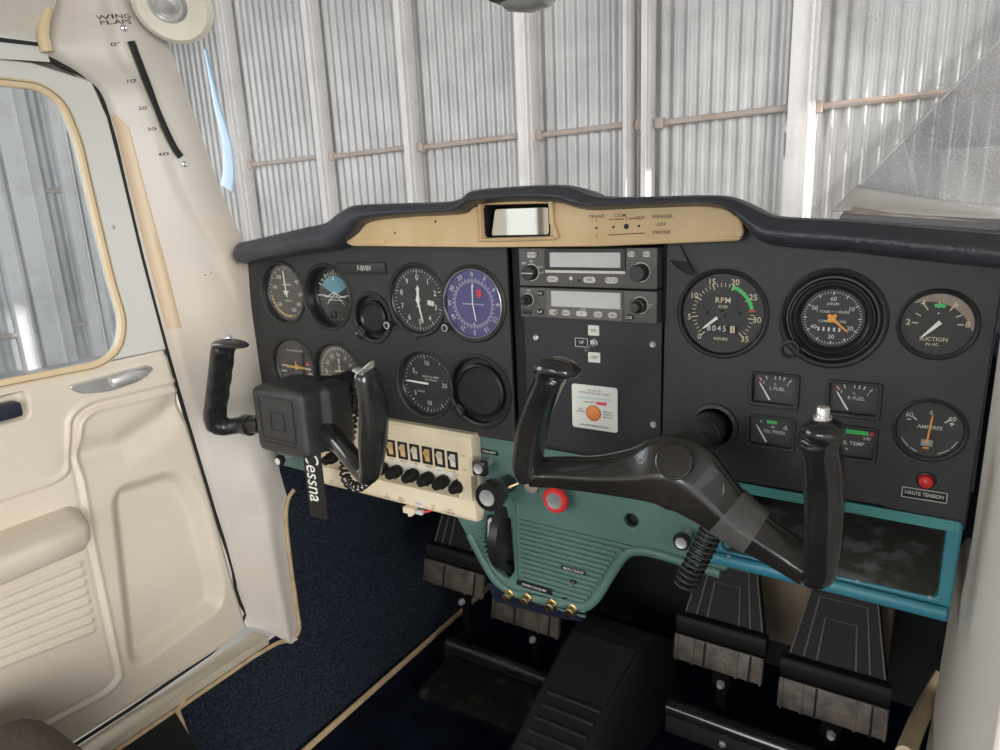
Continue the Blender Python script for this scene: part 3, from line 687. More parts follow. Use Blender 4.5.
# directional gyro
t = gauge('heading_indicator', DG, RH, .0385, .008, 'heading dial with a compass rose and white aeroplane, behind the pilot yoke'); yy = .0076
m = M(); m.arc(*DG, 0, 360, .0185, .037, yy+.0002, 60); m.build('compass_card', mat('grey_card', (.06, .06, .06), .5), t, smooth=False, recalc=False)
def f(m):
    for i in range(72): m.tick(*DG, i*5, .0315 if i % 2 == 0 else .0335, .0365, .0010, yy)
    for i, s in enumerate(['N', '3', '6', 'E', '12', '15', 'S', '21', '24', 'W', '30', '33']):
        a = math.radians(i*30); m.text(s, DG[0]+.0255*math.sin(a), DG[1]+.0255*math.cos(a), .0085, yy, rot=a)
    m.box((DG[0], yy, DG[1]), (.0022, .0004, .022)); m.box((DG[0], yy, DG[1]+.002), (.018, .0004, .0025)); m.box((DG[0], yy, DG[1]-.009), (.008, .0004, .0018))
    m.tick(*DG, 0, .013, .020, .003, yy)
marks(t, f, WHITE)
# VSI
t = gauge('vertical_speed_indicator', VSI, RH, .0385, .008, 'vertical speed dial with the needle pointing left, lower row right of the yoke'); yy = .0076
def f(m):
    for i in range(41):
        a = 270-170+i*8.5; 
        m.tick(*VSI, a, .0325 if i % 5 == 0 else .0345, .0370, .0011 if i % 5 == 0 else .0007, yy)
    for a, s in ((0, '10'), (92, '20'), (180, '10'), (305, '5'), (235, '5')): m.text(s, VSI[0]+.0262*math.sin(math.radians(a)), VSI[1]+.0262*math.cos(math.radians(a)), .0085, yy)
    m.text('VERTICAL SPEED', VSI[0]+.005, VSI[1]+.0085, .0036, yy); m.text('100 FT PER MIN', VSI[0]+.005, VSI[1]+.0045, .0030, yy); m.text('UP', VSI[0]-.018, VSI[1]+.012, .0038, yy); m.text('DOWN', VSI[0]-.012, VSI[1]-.012, .0035, yy)
marks(t, f, WHITE)
m = M(); needle(m, VSI, 272, -.002, .034, .0028, .0020, yy-.002); m.build('needle', NEEDLE, t, smooth=False)
# blanked holes
def blank(c, r, label, notch=True):
    t = thing('blanking_cover', (c[0], .006, c[1]-r), label, 'cover', 'blanked instrument holes')
    m = M(); m.lathe((c[0], 0, c[1]), [(r+.006, -.0005), (r+.0055, .0018), (r+.003, .0022), (r, .001), (r-.001, -.006), (r-.006, -.006), (r-.0065, -.001), (r-.0095, .001), (r-.0115, -.002)], 56); m.build('ring', BLACKPL, t)
    m = M(); m.lathe((c[0], 0, c[1]), [(r-.0112, -.002), (r-.014, -.0025), (r-.02, -.002)], 56, cap1=True); m.build('disc', MATBLK, t)
    if notch:
        a = math.radians(222); m = M(); p = (c[0]+(r+.002)*math.cos(a), -.0, c[1]+(r+.002)*math.sin(a)); m.lathe(p, [(.0095, 0), (.0088, .0022), (.0066, .0026), (.005, .0005)], 30, cap1=True); m.build('screw_lug', BLACKPL, t)
        m = M(); m.lathe(p, [(.004, 0), (.0035, .001), (.001, .0004)], 18, cap1=True); m.build('screw', MATBLK, t)
blank(SB, .0285, 'small black blanked hole left of the altimeter'); blank(BL, .040, 'large round black blanked hole right of the vertical speed dial')
# tachometer
t = gauge('tachometer', RPM, .0395, .0365, .003, 'large engine speed dial reading RPM with an hour counter', rimw=.004); yy = .0026
tm = lambda v: -138+v*276/35
def f(m):
    for i in range(36): m.tick(*RPM, tm(i), .0235 if i % 5 == 0 else .0255, .0290 if i % 5 else .0294, .0010 if i % 5 == 0 else .0006, yy)
    m.text('RPM', RPM[0], RPM[1]+.0125, .0075, yy, spacing=1.1); m.text('X100', RPM[0], RPM[1]+.0065, .0040, yy); m.text('HOURS', RPM[0]-.001, RPM[1]-.0245, .0040, yy)
marks(t, f, CREAMMARK)
def f(m):
    for v in range(0, 36, 5): a = math.radians(tm(v)); m.text(str(v), RPM[0]+.0328*math.sin(a)*(.97), RPM[1]+.0328*math.cos(a)*.96, .0078, yy-.0001)
marks(t, f, CREAMMARK, 'numerals')
m = M(); m.arc(*RPM, tm(20), tm(27.5), .0252, .0285, yy-.0002, 16); m.build('green_arc', GREEN, t, smooth=False, recalc=False)
m = M(); m.tick(*RPM, tm(27.9), .0245, .0300, .0015, yy-.0003); m.build('red_line', RED, t, smooth=False, recalc=False)
m = M(); m.box((RPM[0]-.0015, yy-.0003, RPM[1]-.0145), (.033, .0004, .0072)); cn = m.build('hour_counter', MATBLK, t, smooth=False)
m = M(); m.text('8045', RPM[0]-.0050, RPM[1]-.0145, .0078, yy-.0007, spacing=1.25); m.build('digits', WHITE, cn, smooth=False, recalc=False)
m = M(); m.box((RPM[0]+.0098, yy-.0006, RPM[1]-.0145), (.0042, .0004, .0066)); w2 = m.build('tenths_wheel', CREAMMARK, cn, smooth=False)
m = M(); m.text('1', RPM[0]+.0098, RPM[1]-.0145, .007, yy-.001); m.build('tenths_digit', INK, cn, smooth=False, recalc=False)
m = M(); needle(m, RPM, 230, .006, .024, .0028, .0020, yy-.0015); m.build('needle', NEEDLE, t, smooth=False)
m = M(); needle(m, RPM, 50, -.004, .013, .004, .003, yy-.0012); m.lathe((RPM[0], yy, RPM[1]), [(.0035, 0), (.003, .002)], 20, cap1=True)
for sx in (-1, 1): m.lathe((RPM[0]+sx*.0155, yy, RPM[1]+.0005), [(.002, 0), (.0014, .0008)], 16, cap1=True)
m.build('needle_hub', BLACKPL, t)
# hour meter / clock
t = gauge('hour_meter', CLK, .0400, .0245, .005, 'small-faced hour meter in wide black rings with an orange needle', glass=True, rimw=.0048); yy = .0046
m = M(); m.lathe((CLK[0], 0, CLK[1]), [(.0395, -.004), (.0392, .001), (.0380, .002), (.037, -.001), (.0355, -.001), (.034, .0015), (.0325, .002), (.031, .000), (.0295, .0006), (.028, -.0005), (.0255, -.005)], 72); m.build('adapter_ring', BLACKPL, t)
a = math.radians(222); p = (CLK[0]+.0435*math.cos(a), -.0, CLK[1]+.0435*math.sin(a)); m = M(); m.lathe(p, [(.009, 0), (.0085, .0018), (.0065, .0024), (.005, .0008)], 30, cap1=True); m.build('lug', BLACKP, t)
def f(m):
    for i in range(60): m.tick(*CLK, i*6, .0205 if i % 5 == 0 else .0218, .0232, .0011 if i % 5 == 0 else .0006, yy)
    for a, s in ((0, '60'), (60, '10'), (120, '20'), (180, '30'), (240, '40'), (300, '50')): m.text(s, CLK[0]+.0168*math.sin(math.radians(a)), CLK[1]+.0168*math.cos(math.radians(a)), .0052, yy)
    m.text('1 TOUR = 1 HEURE', CLK[0], CLK[1]+.0055, .0031, yy); m.text('COMPTE HEURES', CLK[0], CLK[1]-.0030, .0029, yy); m.text('JAEGER', CLK[0], CLK[1]+.0125, .0030, yy)
    for i in range(5): m.box((CLK[0]-.0105+i*.0042, yy, CLK[1]-.0100), (.0016, .0003, .0034))
marks(t, f, WHITE)
m = M(); needle(m, CLK, 131, -.002, .018, .0020, .0014, yy-.0018)
for a in (45, 135, 225, 315): m.lathe((CLK[0]+.0028*math.cos(math.radians(a)), yy, CLK[1]+.0028*math.sin(math.radians(a))), [(.0018, 0), (.0018, .0015)], 14, cap1=True)
m.lathe((CLK[0], yy, CLK[1]), [(.003, 0), (.0028, .0022)], 20, cap1=True); m.build('needle', ORANGE, t)
# suction
t = gauge('suction_gauge', SUC, .0265, .0248, .0015, 'suction gauge with a faded upper crescent and numerals 2 to 8, far right', rimw=.0035); yy = .0011
m = M(); vs_ = []
for i in range(25):
    a = math.radians(-48+i*(150)/24); r0 = .0248-.0080*math.sin(math.pi*i/24)**.7
    vs_ += [(SUC[0]+r0*math.sin(a), yy+.0002, SUC[1]+r0*math.cos(a)), (SUC[0]+.0248*math.sin(a), yy+.0002, SUC[1]+.0248*math.cos(a))]
m.faces(vs_, [(2*i, 2*i+1, 2*i+3, 2*i+2) for i in range(24)]); m.build('faded_crescent', mat('faded_tan', (.34, .27, .20), .6, c2=(.28, .22, .17), scale=200), t, smooth=False, recalc=False)
def f(m):
    for v, a in ((2, -88), (3, -62), (4, -33), (5, 0), (6, 33), (7, 62), (8, 88)):
        m.tick(*SUC, a, .0135, .0180, .0009, yy)
        if v % 2 == 0: m.text(str(v), SUC[0]+.0205*math.sin(math.radians(a)), SUC[1]+.0215*math.cos(math.radians(a))*.92, .0068, yy)
    m.text('SUCTION', SUC[0]-.0015, SUC[1]-.0125, .0046, yy); m.text('IN. HG.', SUC[0]-.002, SUC[1]-.0168, .0030, yy)
    m.tick(*SUC, 0, .0085, .0095, .0015, yy)
marks(t, f, CREAMMARK)
m = M(); m.arc(*SUC, -12, 16, .0140, .0168, yy-.0001, 10); m.build('green_arc', GREEN, t, smooth=False, recalc=False)
m = M(); needle(m, SUC, 222, -.003, .0155, .0035, .0016, yy-.0014); m.build('needle', NEEDLE, t, smooth=False)
# ammeter
t = gauge('ammeter', AMP, .0248, .0232, .0015, 'ammeter marked AMPERES with a central orange needle, right of the fuel gauges', rimw=.0035); yy = .0011
def f(m):
    m.text('60', AMP[0]-.0155, AMP[1]+.0115, .0055, yy); m.text('60', AMP[0]+.0150, AMP[1]+.0115, .0055, yy); m.text('0', AMP[0], AMP[1]+.0150, .0050, yy)
    m.box((AMP[0]-.0155, yy, AMP[1]+.0075), (.0035, .0003, .0009)); m.box((AMP[0]+.0150, yy, AMP[1]+.0073), (.0035, .0003, .0009)); m.box((AMP[0]+.0150, yy, AMP[1]+.0073), (.0009, .0003, .0035))
    m.tick(*AMP, -52, .0125, .0165, .0011, yy); m.tick(*AMP, 52, .0125, .0165, .0011, yy)
    m.text('AMPERES', AMP[0], AMP[1]+.0022, .0045, yy)
    for a0, a1 in ((110, 130), (134, 160), (200, 216), (220, 245)): m.arc(*AMP, a0, a1, .0212, .0219, yy, 8)
marks(t, f, WHITE)
m = M(); m.box((AMP[0]-.001, yy-.0004, AMP[1]-.0115), (.0085, .0008, .0055), .0003); m.build('movement', mat('grey_bracket', (.30, .33, .30), .5), t)
m = M(); needle(m, AMP, 5, -.012, .0140, .0016, .0012, yy-.0014); m.box((AMP[0]-.0012, yy-.001, AMP[1]-.0158), (.0045, .0005, .0014)); m.build('needle', ORANGE, t, smooth=False)
# four rectangular gauges
sl = {'L.FUEL': 'small rectangular left fuel gauge, upper left of the four', 'R.FUEL': 'small rectangular right fuel gauge, upper right of the four', 'OIL PRESS': 'small rectangular oil pressure gauge, lower left of the four', 'OIL TEMP': 'small rectangular oil temperature gauge with a green band, lower right of the four'}
for (nm, cx_, cz_) in SM:
    t = thing({'L.FUEL': 'fuel_gauge', 'R.FUEL': 'fuel_gauge', 'OIL PRESS': 'oil_pressure_gauge', 'OIL TEMP': 'oil_temperature_gauge'}[nm], (cx_, .006, cz_-sh), sl[nm], 'gauge', 'small rectangular gauges')
    m = M(); m.mesh(plate(rrect(cx_-sw-.0028, cz_-sh-.0035, cx_+sw+.0028, cz_+sh+.0022, .003), [rrect(cx_-sw+.0006, cz_-sh+.0006, cx_+sw-.0006, cz_+sh-.0006, .0015)], -.0022, .003, .0011)); m.build('bezel', BLACKP, t)
    yy = .0045
    m = M(); m.box((cx_, yy+.001, cz_), (2*sw, .002, 2*sh)); m.build('dial', mat('small_dial_grey', (.035, .036, .038), .5), t, smooth=False)
    def f(m):
        if 'FUEL' in nm:
            for i, a in enumerate((-40, -24, 0, 12, 24, 40)): m.tick(cx_, cz_-.010, a*.9, .0185+.0015*abs(a)/40, .0218+.002*abs(a)/40, .0009, yy-.0002)
            m.text(nm.replace('.', ' '), cx_+.002, cz_-.0005, .0046, yy-.0002); m.text('E', cx_-.010, cz_+.0045, .0034, yy-.0002); m.text('½', cx_, cz_+.004, .0034, yy-.0002); m.text('F', cx_+.011, cz_+.004, .0034, yy-.0002)
        elif nm == 'OIL PRESS':
            m.text(nm, cx_+.0025, cz_-.001, .0045, yy-.0002); m.text('60', cx_+.001, cz_+.0038, .0034, yy-.0002); m.text('100', cx_+.012, cz_+.0035, .0034, yy-.0002); m.text('0', cx_-.010, cz_+.008, .0034, yy-.0002); m.tick(cx_, cz_-.012, 35, .020, .023, .0009, yy-.0002)
        else:
            m.text('OIL TEMP', cx_+.001, cz_-.002, .0050, yy-.0002); m.text('240', cx_+.013, cz_+.004, .0042, yy-.0002); m.tick(cx_+.0, cz_-.010, -45, .002, .004, .0012, yy-.0002)
    marks(t, f, WHITE)
    if nm == 'OIL PRESS': m = M(); m.box((cx_+.000, yy-.0002, cz_+.0085), (.009, .0003, .0032)); m.build('green_band', GREEN, t, smooth=False)
    if nm == 'OIL TEMP':
        m = M(); m.box((cx_-.001, yy-.0002, cz_+.009), (.030, .0003, .0040)); m.build('green_band', GREEN, t, smooth=False)
        m = M(); m.box((cx_+.0165, yy-.0002, cz_+.009), (.003, .0003, .0038)); m.build('red_band', RED, t, smooth=False)
    if nm != 'OIL TEMP': m = M(); needle(m, (cx_-.004, cz_-.0115), -31, 0, .0195, .0016, .0012, yy-.0012); m.build('needle', NEEDLE, t, smooth=False)
    if 'FUEL' in nm: m = M(); m.tick(cx_, cz_-.010, -38, .0205, .0238, .0010, yy-.0004); m.build('red_line', RED, t, smooth=False, recalc=False)
    m = M(); m.box((cx_, .0025, cz_), (2*sw-.001, .0006, 2*sh-.001)); m.build('glass', LEDGLASS, t, smooth=False)
# haute tension lamp and label
p = PY(926, 482, -.004)
t = thing('warning_lamp', (p.x, 0, p.z), 'small round red warning button above the HAUTE TENSION label', 'lamp')
m = M(); m.lathe((p.x, 0, p.z), [(.0062, 0), (.0060, .003), (.0052, .006), (.003, .0075), (.0008, .008)], 32, cap1=True); m.build('lens', RED, t)
m = M(); m.lathe((p.x, 0, p.z), [(.0078, 0), (.0074, .0016), (.0064, .002)], 32); m.build('collar', BLACKPL, t)
a = PY(902, 488, -.001); b = PY(947, 501, -.001); cz_ = (a.z+b.z)/2-.0004; cx_ = (a.x+b.x)/2
t = thing('label_strip', (cx_, 0, cz_), 'black label with white words HAUTE TENSION under the red button', 'label')
m = M(); m.box((cx_, -.0005, cz_), (b.x-a.x, .001, .0095), .0003); m.build('strip', BLACKPL, t)
m = M(); m.mesh(plate(rrect(a.x, cz_-.00475, b.x, cz_+.00475, .0005), [rrect(a.x+.0006, cz_-.00415, b.x-.0006, cz_+.00415, .0003)], -.0014, .0005, .0001)); m.text('HAUTE TENSION', cx_, cz_, .0046, -.0013, sx=.82); m.build('lettering', WHITE, t, smooth=False, recalc=False)

# ---- radios
def button(t, x, z, wd, ht, s, mt_=BTNW, y=-.010, ink=INK, ts=None):
    m = M(); m.mesh(plate(rrect(x-wd/2, z-ht/2, x+wd/2, z+ht/2, ht*.48, 6), [], y-.002, .003, .0007)); b = m.build('button', mt_, t)
    if s:
        m = M(); m.text(s, x, z-.0001, ts or ht*.74, y-.0022, sx=.9); m.build('button_text', ink, b, smooth=False, recalc=False)
def rknob(t, x, z, r, L_, y=-.010, inner=None, name='knob'):
    m = M(); m.lathe((x, y, z), [(r*1.04, 0), (r, .001), (r*.96, L_*.95), (r*.88, L_)], 36, cap1=True)
    for i in range(18):
        a = 2*math.pi*i/18; m.box((x+r*math.cos(a), y-L_*.5, z+r*math.sin(a)), (r*.1, L_*.8, r*.1))
    k = m.build(name, BLACKPL, t)
    m = M(); m.lathe((x, y, z), [(r*1.22, .0001), (r*1.18, .0006), (r*1.10, .0006)], 36); m.build('index_ring', BTNW, k)
    if inner:
        m = M(); m.lathe((x, y-L_, z), [(inner, 0), (inner, inner*1.4), (inner*.85, inner*1.6)], 30, cap1=True); m.build('inner_knob', GREYPL, k)
    return k
RY = -.010; x0, x1 = PY(519.5, 280, RY).x, PY(657, 285, RY).x
# transponder
za, zb2 = .8995, .8595
t = thing('transponder', ((x0+x1)/2, .03, zb2), 'upper grey radio unit with a wide blank display and pale oval buttons', 'radio')
m = M(); m.box(((x0+x1)/2, .012, (za+zb2)/2), (x1-x0, .044, za-zb2), .0015); m.build('case', RADIO, t)
ax, bx = PY(545, 250, RY).x, PY(625, 250, RY).x
m = M(); m.mesh(plate(rrect(ax, .8765, bx+.001, za-.0005, .001), [rrect(ax+.0055, .8800, bx-.0045, za-.0045, .001)], RY-.0015, .003, .0006)); m.build('screen_bezel', BLACKPL, t)
m = M(); m.box(((ax+bx)/2, RY-.0002, .8875), (bx-ax-.008, .001, .019)); m.build('screen', LCD, t, smooth=False)
m = M(); m.box(((ax+bx)/2+.001, RY-.0014, .8755), (bx-ax+.001, .0015, .0028), .0005); st = m.build('trim_bar', BTNW, t)
button(t, PY(532, 256, RY).x, .8925, .0120, .0060, 'IDENT'); button(t, PY(553, 279, RY).x, .8675, .0135, .0062, 'FUNC'); button(t, PY(590, 279, RY).x, .8675, .0135, .0062, 'VFR'); button(t, PY(612, 279, RY).x, .8675, .0140, .0062, 'FLT ID')
button(t, PY(632, 255, RY).x, .8935, .0085, .0056, 'CRSR'); button(t, PY(647, 255, RY).x, .8935, .0085, .0056, 'BACK')
xk = PY(531, 273, RY).x; k = rknob(t, xk+.001, .8740, .0075, .010, RY); m = M(); m.box((xk+.001, RY-.0104, .8740), (.013, .0006, .0009)); m.build('pointer_line', WHITE, k)
rknob(t, PY(641, 273, RY).x, .8760, .0080, .012, RY)
m = M(); m.text('ON', xk+.0115, .8795, .0034, RY-.0002); m.text('SBY', xk+.001, .8855, .0032, RY-.0002); m.text('OFF', xk-.008, .8835, .0032, RY-.0002); m.text('ALT', xk+.0128, .8735, .0032, RY-.0002); m.build('lettering', WHITE, t, smooth=False, recalc=False)
m = M(); m.lathe((PY(571, 279, RY).x, RY, .8685), [(.0021, 0), (.0018, .0008)], 16, cap1=True); m.build('photo_cell', BTNW, t)
m = M(); m.lathe((PY(579, 281, RY).x, RY, .8660), [(.0016, 0), (.0014, .0004)], 16, cap1=True); m.build('set_screw', MATBLK, t)
# nav/com
za, zb2 = .8575, .8255
t = thing('navcom_radio', ((x0+x1)/2, .03, zb2), 'lower grey radio unit with twin end knobs and five pale oval buttons', 'radio')
m = M(); m.box(((x0+x1)/2, .012, (za+zb2)/2), (x1-x0, .044, za-zb2), .0012); m.build('case', RADIO, t)
ax, bx = PY(547, 300, RY).x, PY(623, 300, RY).x
m = M(); m.mesh(plate(rrect(ax, zb2+.001, bx, za-.001, .001), [rrect(ax+.0055, .8385, bx-.002, za-.0025, .0008)], RY-.0012, .0024, .0005)); m.build('screen_bezel', mat('radio_grey_light', (.13, .12, .11), .5), t)
m = M(); m.box(((ax+bx)/2+.001, RY-.0003, .8470), (bx-ax-.007, .001, .0168)); m.build('screen', LCD, t, smooth=False)
for u, s in ((554, 'COM'), (567, 'NAV'), (582.5, '<>'), (599, 'CDI'), (613.5, 'OBS')): button(t, PY(u, 314, RY).x, .8325, .0096 if s != '<>' else .0125, .0058, s, y=RY-.001)
m = M(); m.text('GNC', (ax+bx)/2, .8370, .0030, RY-.0014); m.text('PUSH', PY(650, 305, RY).x, .8445, .0026, RY-.0003); m.text('C/V', PY(650, 305, RY).x, .8418, .0026, RY-.0003); m.text('VOL', PY(529, 292, RY).x, .8545, .0028, RY-.0003); m.build('lettering', WHITE, t, smooth=False, recalc=False)
k = rknob(t, PY(527, 301, RY).x+.0015, .8445, .0058, .007, RY, inner=.0036); k = rknob(t, PY(640, 303, RY).x, .8435, .0072, .008, RY, inner=.0050)
button(t, PY(540.5, 295, RY).x, .8520, .0080, .0056, 'V/U', MATBLK, ink=WHITE); button(t, PY(540.5, 313, RY).x, .8320, .0080, .0056, 'FLIP', MATBLK, ink=WHITE); button(t, PY(630, 316, RY).x, .8310, .0080, .0056, 'OBS', MATBLK, ink=WHITE)
m = M(); m.box((PY(527, 313, RY).x, RY-.0004, .8315), (.012, .0008, .0060), .0004); m.build('card_slot', BLACKPL, t)
# ---- centre panel labels, HP switch
def label(name, u0, v0, u1, v1, y, s, lb, mt_=WHITE, ink=INK, rr=.0008, ts=None, cat='label', th=.0008):
    a = PY(u0, v0, y); b = PY(u1, v1, y); cx_, cz_ = (a.x+b.x)/2, (a.z+b.z)/2; wd, ht = abs(b.x-a.x), abs(a.z-b.z)
    t = thing(name, (cx_, y+th, cz_), lb, cat)
    m = M(); m.mesh(plate(rrect(cx_-wd/2, cz_-ht/2, cx_+wd/2, cz_+ht/2, rr), [], y, th, .0001)); m.build('card', mt_, t, smooth=False)
    if s: m = M(); m.text(s, cx_, cz_, ts or ht*.6, y-.0003, sx=.9); m.build('lettering', ink, t, smooth=False, recalc=False)
    return t
PW = mat('label_white', (.78, .76, .68), .5)
label('label', 588, 325, 599, 336, .003, 'ON', 'tiny white label reading ON above the toggle switch', PW, ts=.0048)
label('label', 588, 352, 600, 363, .003, 'OFF', 'tiny white label reading OFF below the toggle switch', PW, ts=.0048)
t = label('label', 575, 337.5, 588, 347.5, .003, 'HP', 'black label with a white outline reading HP beside the toggle switch', BLACKPL, WHITE, ts=.0055)
a = PY(575, 337.5, .003); b = PY(588, 347.5, .003); m = M(); m.mesh(plate(rrect(a.x, b.z, b.x, a.z, .0004), [rrect(a.x+.0007, b.z+.0007, b.x-.0007, a.z-.0007, .0002)], .0025, .0004, .0001)); m.build('outline', WHITE, t, smooth=False)
p = PY(593, 343.5, .0); t = thing('toggle_switch', (p.x, .004, p.z), 'small chrome toggle switch between the ON and OFF labels', 'switch')
m = M(); m.lathe((p.x, .004, p.z), [(.0046, 0), (.0046, .002), (.0036, .0026), (.0030, .005)], 6, cap1=True); m.build('collar', ALU, t)
m = M(); m.sweep([(p.x, 0, p.z), (p.x-.001, -.006, p.z-.002), (p.x-.0025, -.012, p.z-.005)], [(.0012, .0012), (.0014, .0014), (.0022, .0022)], n=10, up=(1, 0, 0)); m.build('lever', CHROME, t)
# carbon monoxide detector card
a = PY(571.5, 382, .0025); b = PY(617.5, 434, .0025)
cx_, cz_ = (a.x+b.x)/2, PY(594, 408, .0025).z; wd, ht = b.x-a.x, .0500
t = thing('detector_card', (cx_, .004, cz_), 'white carbon monoxide detector card with an orange round spot', 'card')
m = M(); m.mesh(plate(rrect(cx_-wd/2, cz_-ht/2, cx_+wd/2, cz_+ht/2, .003), [], .0026, .0012, .0003)); m.build('card', mat('card_white', (.80, .80, .74), .4), t)
m = M(); m.lathe((cx_-.001, .0026, cz_-.006), [(.0090, 0), (.0090, .0003), (.0076, .0004)], 40, cap1=False); m.build('spot_ring', mat('orange_ring', (.60, .14, .03), .5), t)
m = M(); m.lathe((cx_-.001, .0026, cz_-.006), [(.0078, .0003), (.0074, .0005)], 40, cap1=True); m.build('spot', mat('orange_spot', (.85, .28, .07), .5), t)
m = M(); m.text('CARBON MONOXIDE DETECTOR', cx_, cz_+.0105, .0030, .0022, sx=.95); m.build('blue_lettering', CYAN, t, smooth=False, recalc=False)
m = M(); m.box((cx_+.0085, .0023, cz_+.0060), (.0120, .0003, .0034)); pk_ = m.build('pink_bar', PINK, t, smooth=False)
m = M()
m.text('DO NOT USE', cx_, cz_+.0195, .0026, .0022); m.text('INSTALLED ON 2 02 16 04 87', cx_, cz_+.0165, .0028, .0022); m.text('HAS SIXTY', cx_-.006, cz_+.006, .0028, .0022)
for i, s in enumerate(('SAFE', 'ORANGE')): m.text(s, cx_-.0165, cz_-.0025-i*.003, .0026, .0022)
for i, s in enumerate(('REPLACE', 'AFTER 12', 'MONTHS')): m.text(s, cx_+.0158, cz_-.0030-i*.003, .0026, .0022)
m.text('DARK SPOT MEANS DANGER', cx_, cz_-.0205, .0026, .0022); m.build('lettering', INK, t, smooth=False, recalc=False)

# ================================================================== GLARESHIELD
gs = thing('glareshield', (-.41, .02, .90), 'padded dark blue-grey vinyl glareshield with a raised centre hump', 'glareshield')
gp = [(236, 244, 264), (262, 238, 259), (300, 229, 252), (322, 224, 249), (333, 216, 243), (346, 208, 234), (360, 205.5, 222), (400, 204, 217), (440, 203, 215), (457, 200, 213), (466, 193, 207), (480, 190, 203), (520, 187, 201), (556, 186, 203), (572, 189, 208), (588, 195.5, 210), (610, 198, 209), (660, 197.5, 207), (700, 196.5, 206), (726, 198, 210), (744, 205, 226), (760, 213, 242), (780, 218.5, 246), (850, 222, 252), (920, 228, 260), (1010, 236, 269)]
GY = -.034
raw = [Vector((PY(u, t_, GY).x, PY(u, t_, GY).z, PY(u, b_, GY).z)) for (u, t_, b_) in gp]
raw[0].x = -.822; raw = [q for q in raw if q.x < .045]+[Vector((.047, raw[-1].y, raw[-1].z))]
cr = catmull(raw, 7); m = M(); rows = []
for q in cr:
    x, zt, zb_ = q; th = zt-zb_; r_ = min(.013, th*.55); base = .905+(zt-.905)*.85
    pr = [(.006, zb_-.004), (-.012, zb_-.002), (-.026, zb_+.0005)]
    pr += [(-.034-.006*math.sin(math.pi*k/6), zb_+.002+(th-.006)*k/6) for k in range(0, 7)]
    pr += [(-.031, zt-.0015), (-.024, zt+.0002), (-.014, zt+.0008), (.0, zt-.0005), (.02, zt-.003), (.05, zt-.009), (.09, zt-.020), (.14, zt-.036), (.22, .865), (.33, .84)]
    rows.append([m.bm.verts.new((x+(-.851+.822)*sm((a+.034)/.04)*sm((-.66-x)/.16), a, b)) for a, b in pr])
for a, b in zip(rows[:-1], rows[1:]):
    for k in range(len(a)-1): m.bm.faces.new((a[k], b[k], b[k+1], a[k+1]))
m.build('padding', VINYL, gs, ang=80)
# stitched seam on the roll
m = M(); m.sweep([(q.x, -.0275, q.y+.0002) for q in cr], (.0012, .0010), up=(0, 0, 1), n=6); m.build('seam', mat('grey_thread', (.12, .12, .13), .6), gs)
# tan insert
ti = thing('tan_insert_panel', (-.40, -.015, .92), 'yellowed tan plastic strip under the hump with a rectangular opening and switch lettering', 'panel')
TY = -.018
outp = [(346, 243), (347, 232), (356, 222), (372, 217), (400, 215.5), (440, 213.5), (458, 211), (470, 205.5), (479, 201), (500, 199), (556, 200), (566, 204), (582, 208.5), (640, 206), (700, 204.5), (726, 209), (741, 220), (744, 233), (739, 241), (600, 246.5), (480, 247.5), (352, 246)]
op = xz(outp, TY); hole = xz([(482, 205), (549, 203.5), (550, 236), (484, 238)], TY)
m = M(); m.mesh(plate(rpoly(op, .003, 3), [rpoly(hole, .003, 3)], TY, .006, .0014)); m.build('strip', TAN, ti)
a = PY(478, 204, TY-.003)
m = M(); m.sweep([PY(480, 240, TY-.002), PY(515, 239.5, TY-.002), PY(556, 238, TY-.002)], (.002, .003), up=(0, 1, 0), n=8)
m.sweep([PY(480, 203, TY-.002), PY(481, 222, TY-.002), PY(482, 240, TY-.002)], (.0012, .003), up=(0, 1, 0), n=8)
m.sweep([PY(551, 201, TY-.002), PY(552, 222, TY-.002), PY(557, 238, TY-.002)], (.003, .003), up=(0, 1, 0), n=8); m.build('opening_lip', TAN, ti)
m = M(); d_ = 0.05
h4 = [Vector((q[0], TY+.002, q[1])) for q in hole]; h5 = [v_+Vector((0, d_, 0)) for v_ in h4]
m.faces(h4+h5, [(0, 1, 5, 4), (1, 2, 6, 5), (2, 3, 7, 6), (3, 0, 4, 7), (4, 5, 6, 7)]); m.build('opening_box', MATBLK, ti, smooth=False)
m = M(); a = PY(494, 209, TY+.004); b = PY(547, 207, TY+.004); c = PY(548, 235, TY+.004); d2 = PY(490, 236, TY+.004)
m.mesh(plate(rpoly([(a.x, a.z), (b.x, b.z), (c.x, c.z), (d2.x, d2.z)], .003), [], TY+.006, .002, .0005)); m.build('mirror_glass', mat('mirror', (.62, .58, .50), .04, metal=1.), ti)
m = M(); Yt = TY-.0006
def tx(s, u, v, sz, sp=1.1): p = PY(u, v, Yt); m.text(s, p.x, p.z, sz, Yt, spacing=sp)
tx('TRANS', 596.5, 216.5, .0046, 1.25); tx('1', 596.5, 220.5, .0042); tx('2', 596.5, 236, .0042); tx('COM', 620, 215.5, .0046, 1.3); tx('1', 613.5, 219.5, .004); tx('2', 626.5, 219, .004); tx('ADF', 640, 218, .0046, 1.2)
tx('SPEAKER', 662, 216.5, .0046, 1.15); tx('OFF', 661.5, 224.5, .0046, 1.15); tx('PHONE', 661.5, 232.5, .0046, 1.15)
for (a, b) in (((609, 219.7), (612, 219.5)), ((615, 219.3), (624, 219)), ((629, 218.7), (635, 218.5)), ((608.5, 235), (644.5, 233))):
    A_, B_ = PY(*a, Yt), PY(*b, Yt); m.sweep([A_, B_], (.0004, .0002), n=4)
m.build('lettering', mat('ink_brown', (.10, .075, .045), .6), ti, smooth=False, recalc=False)
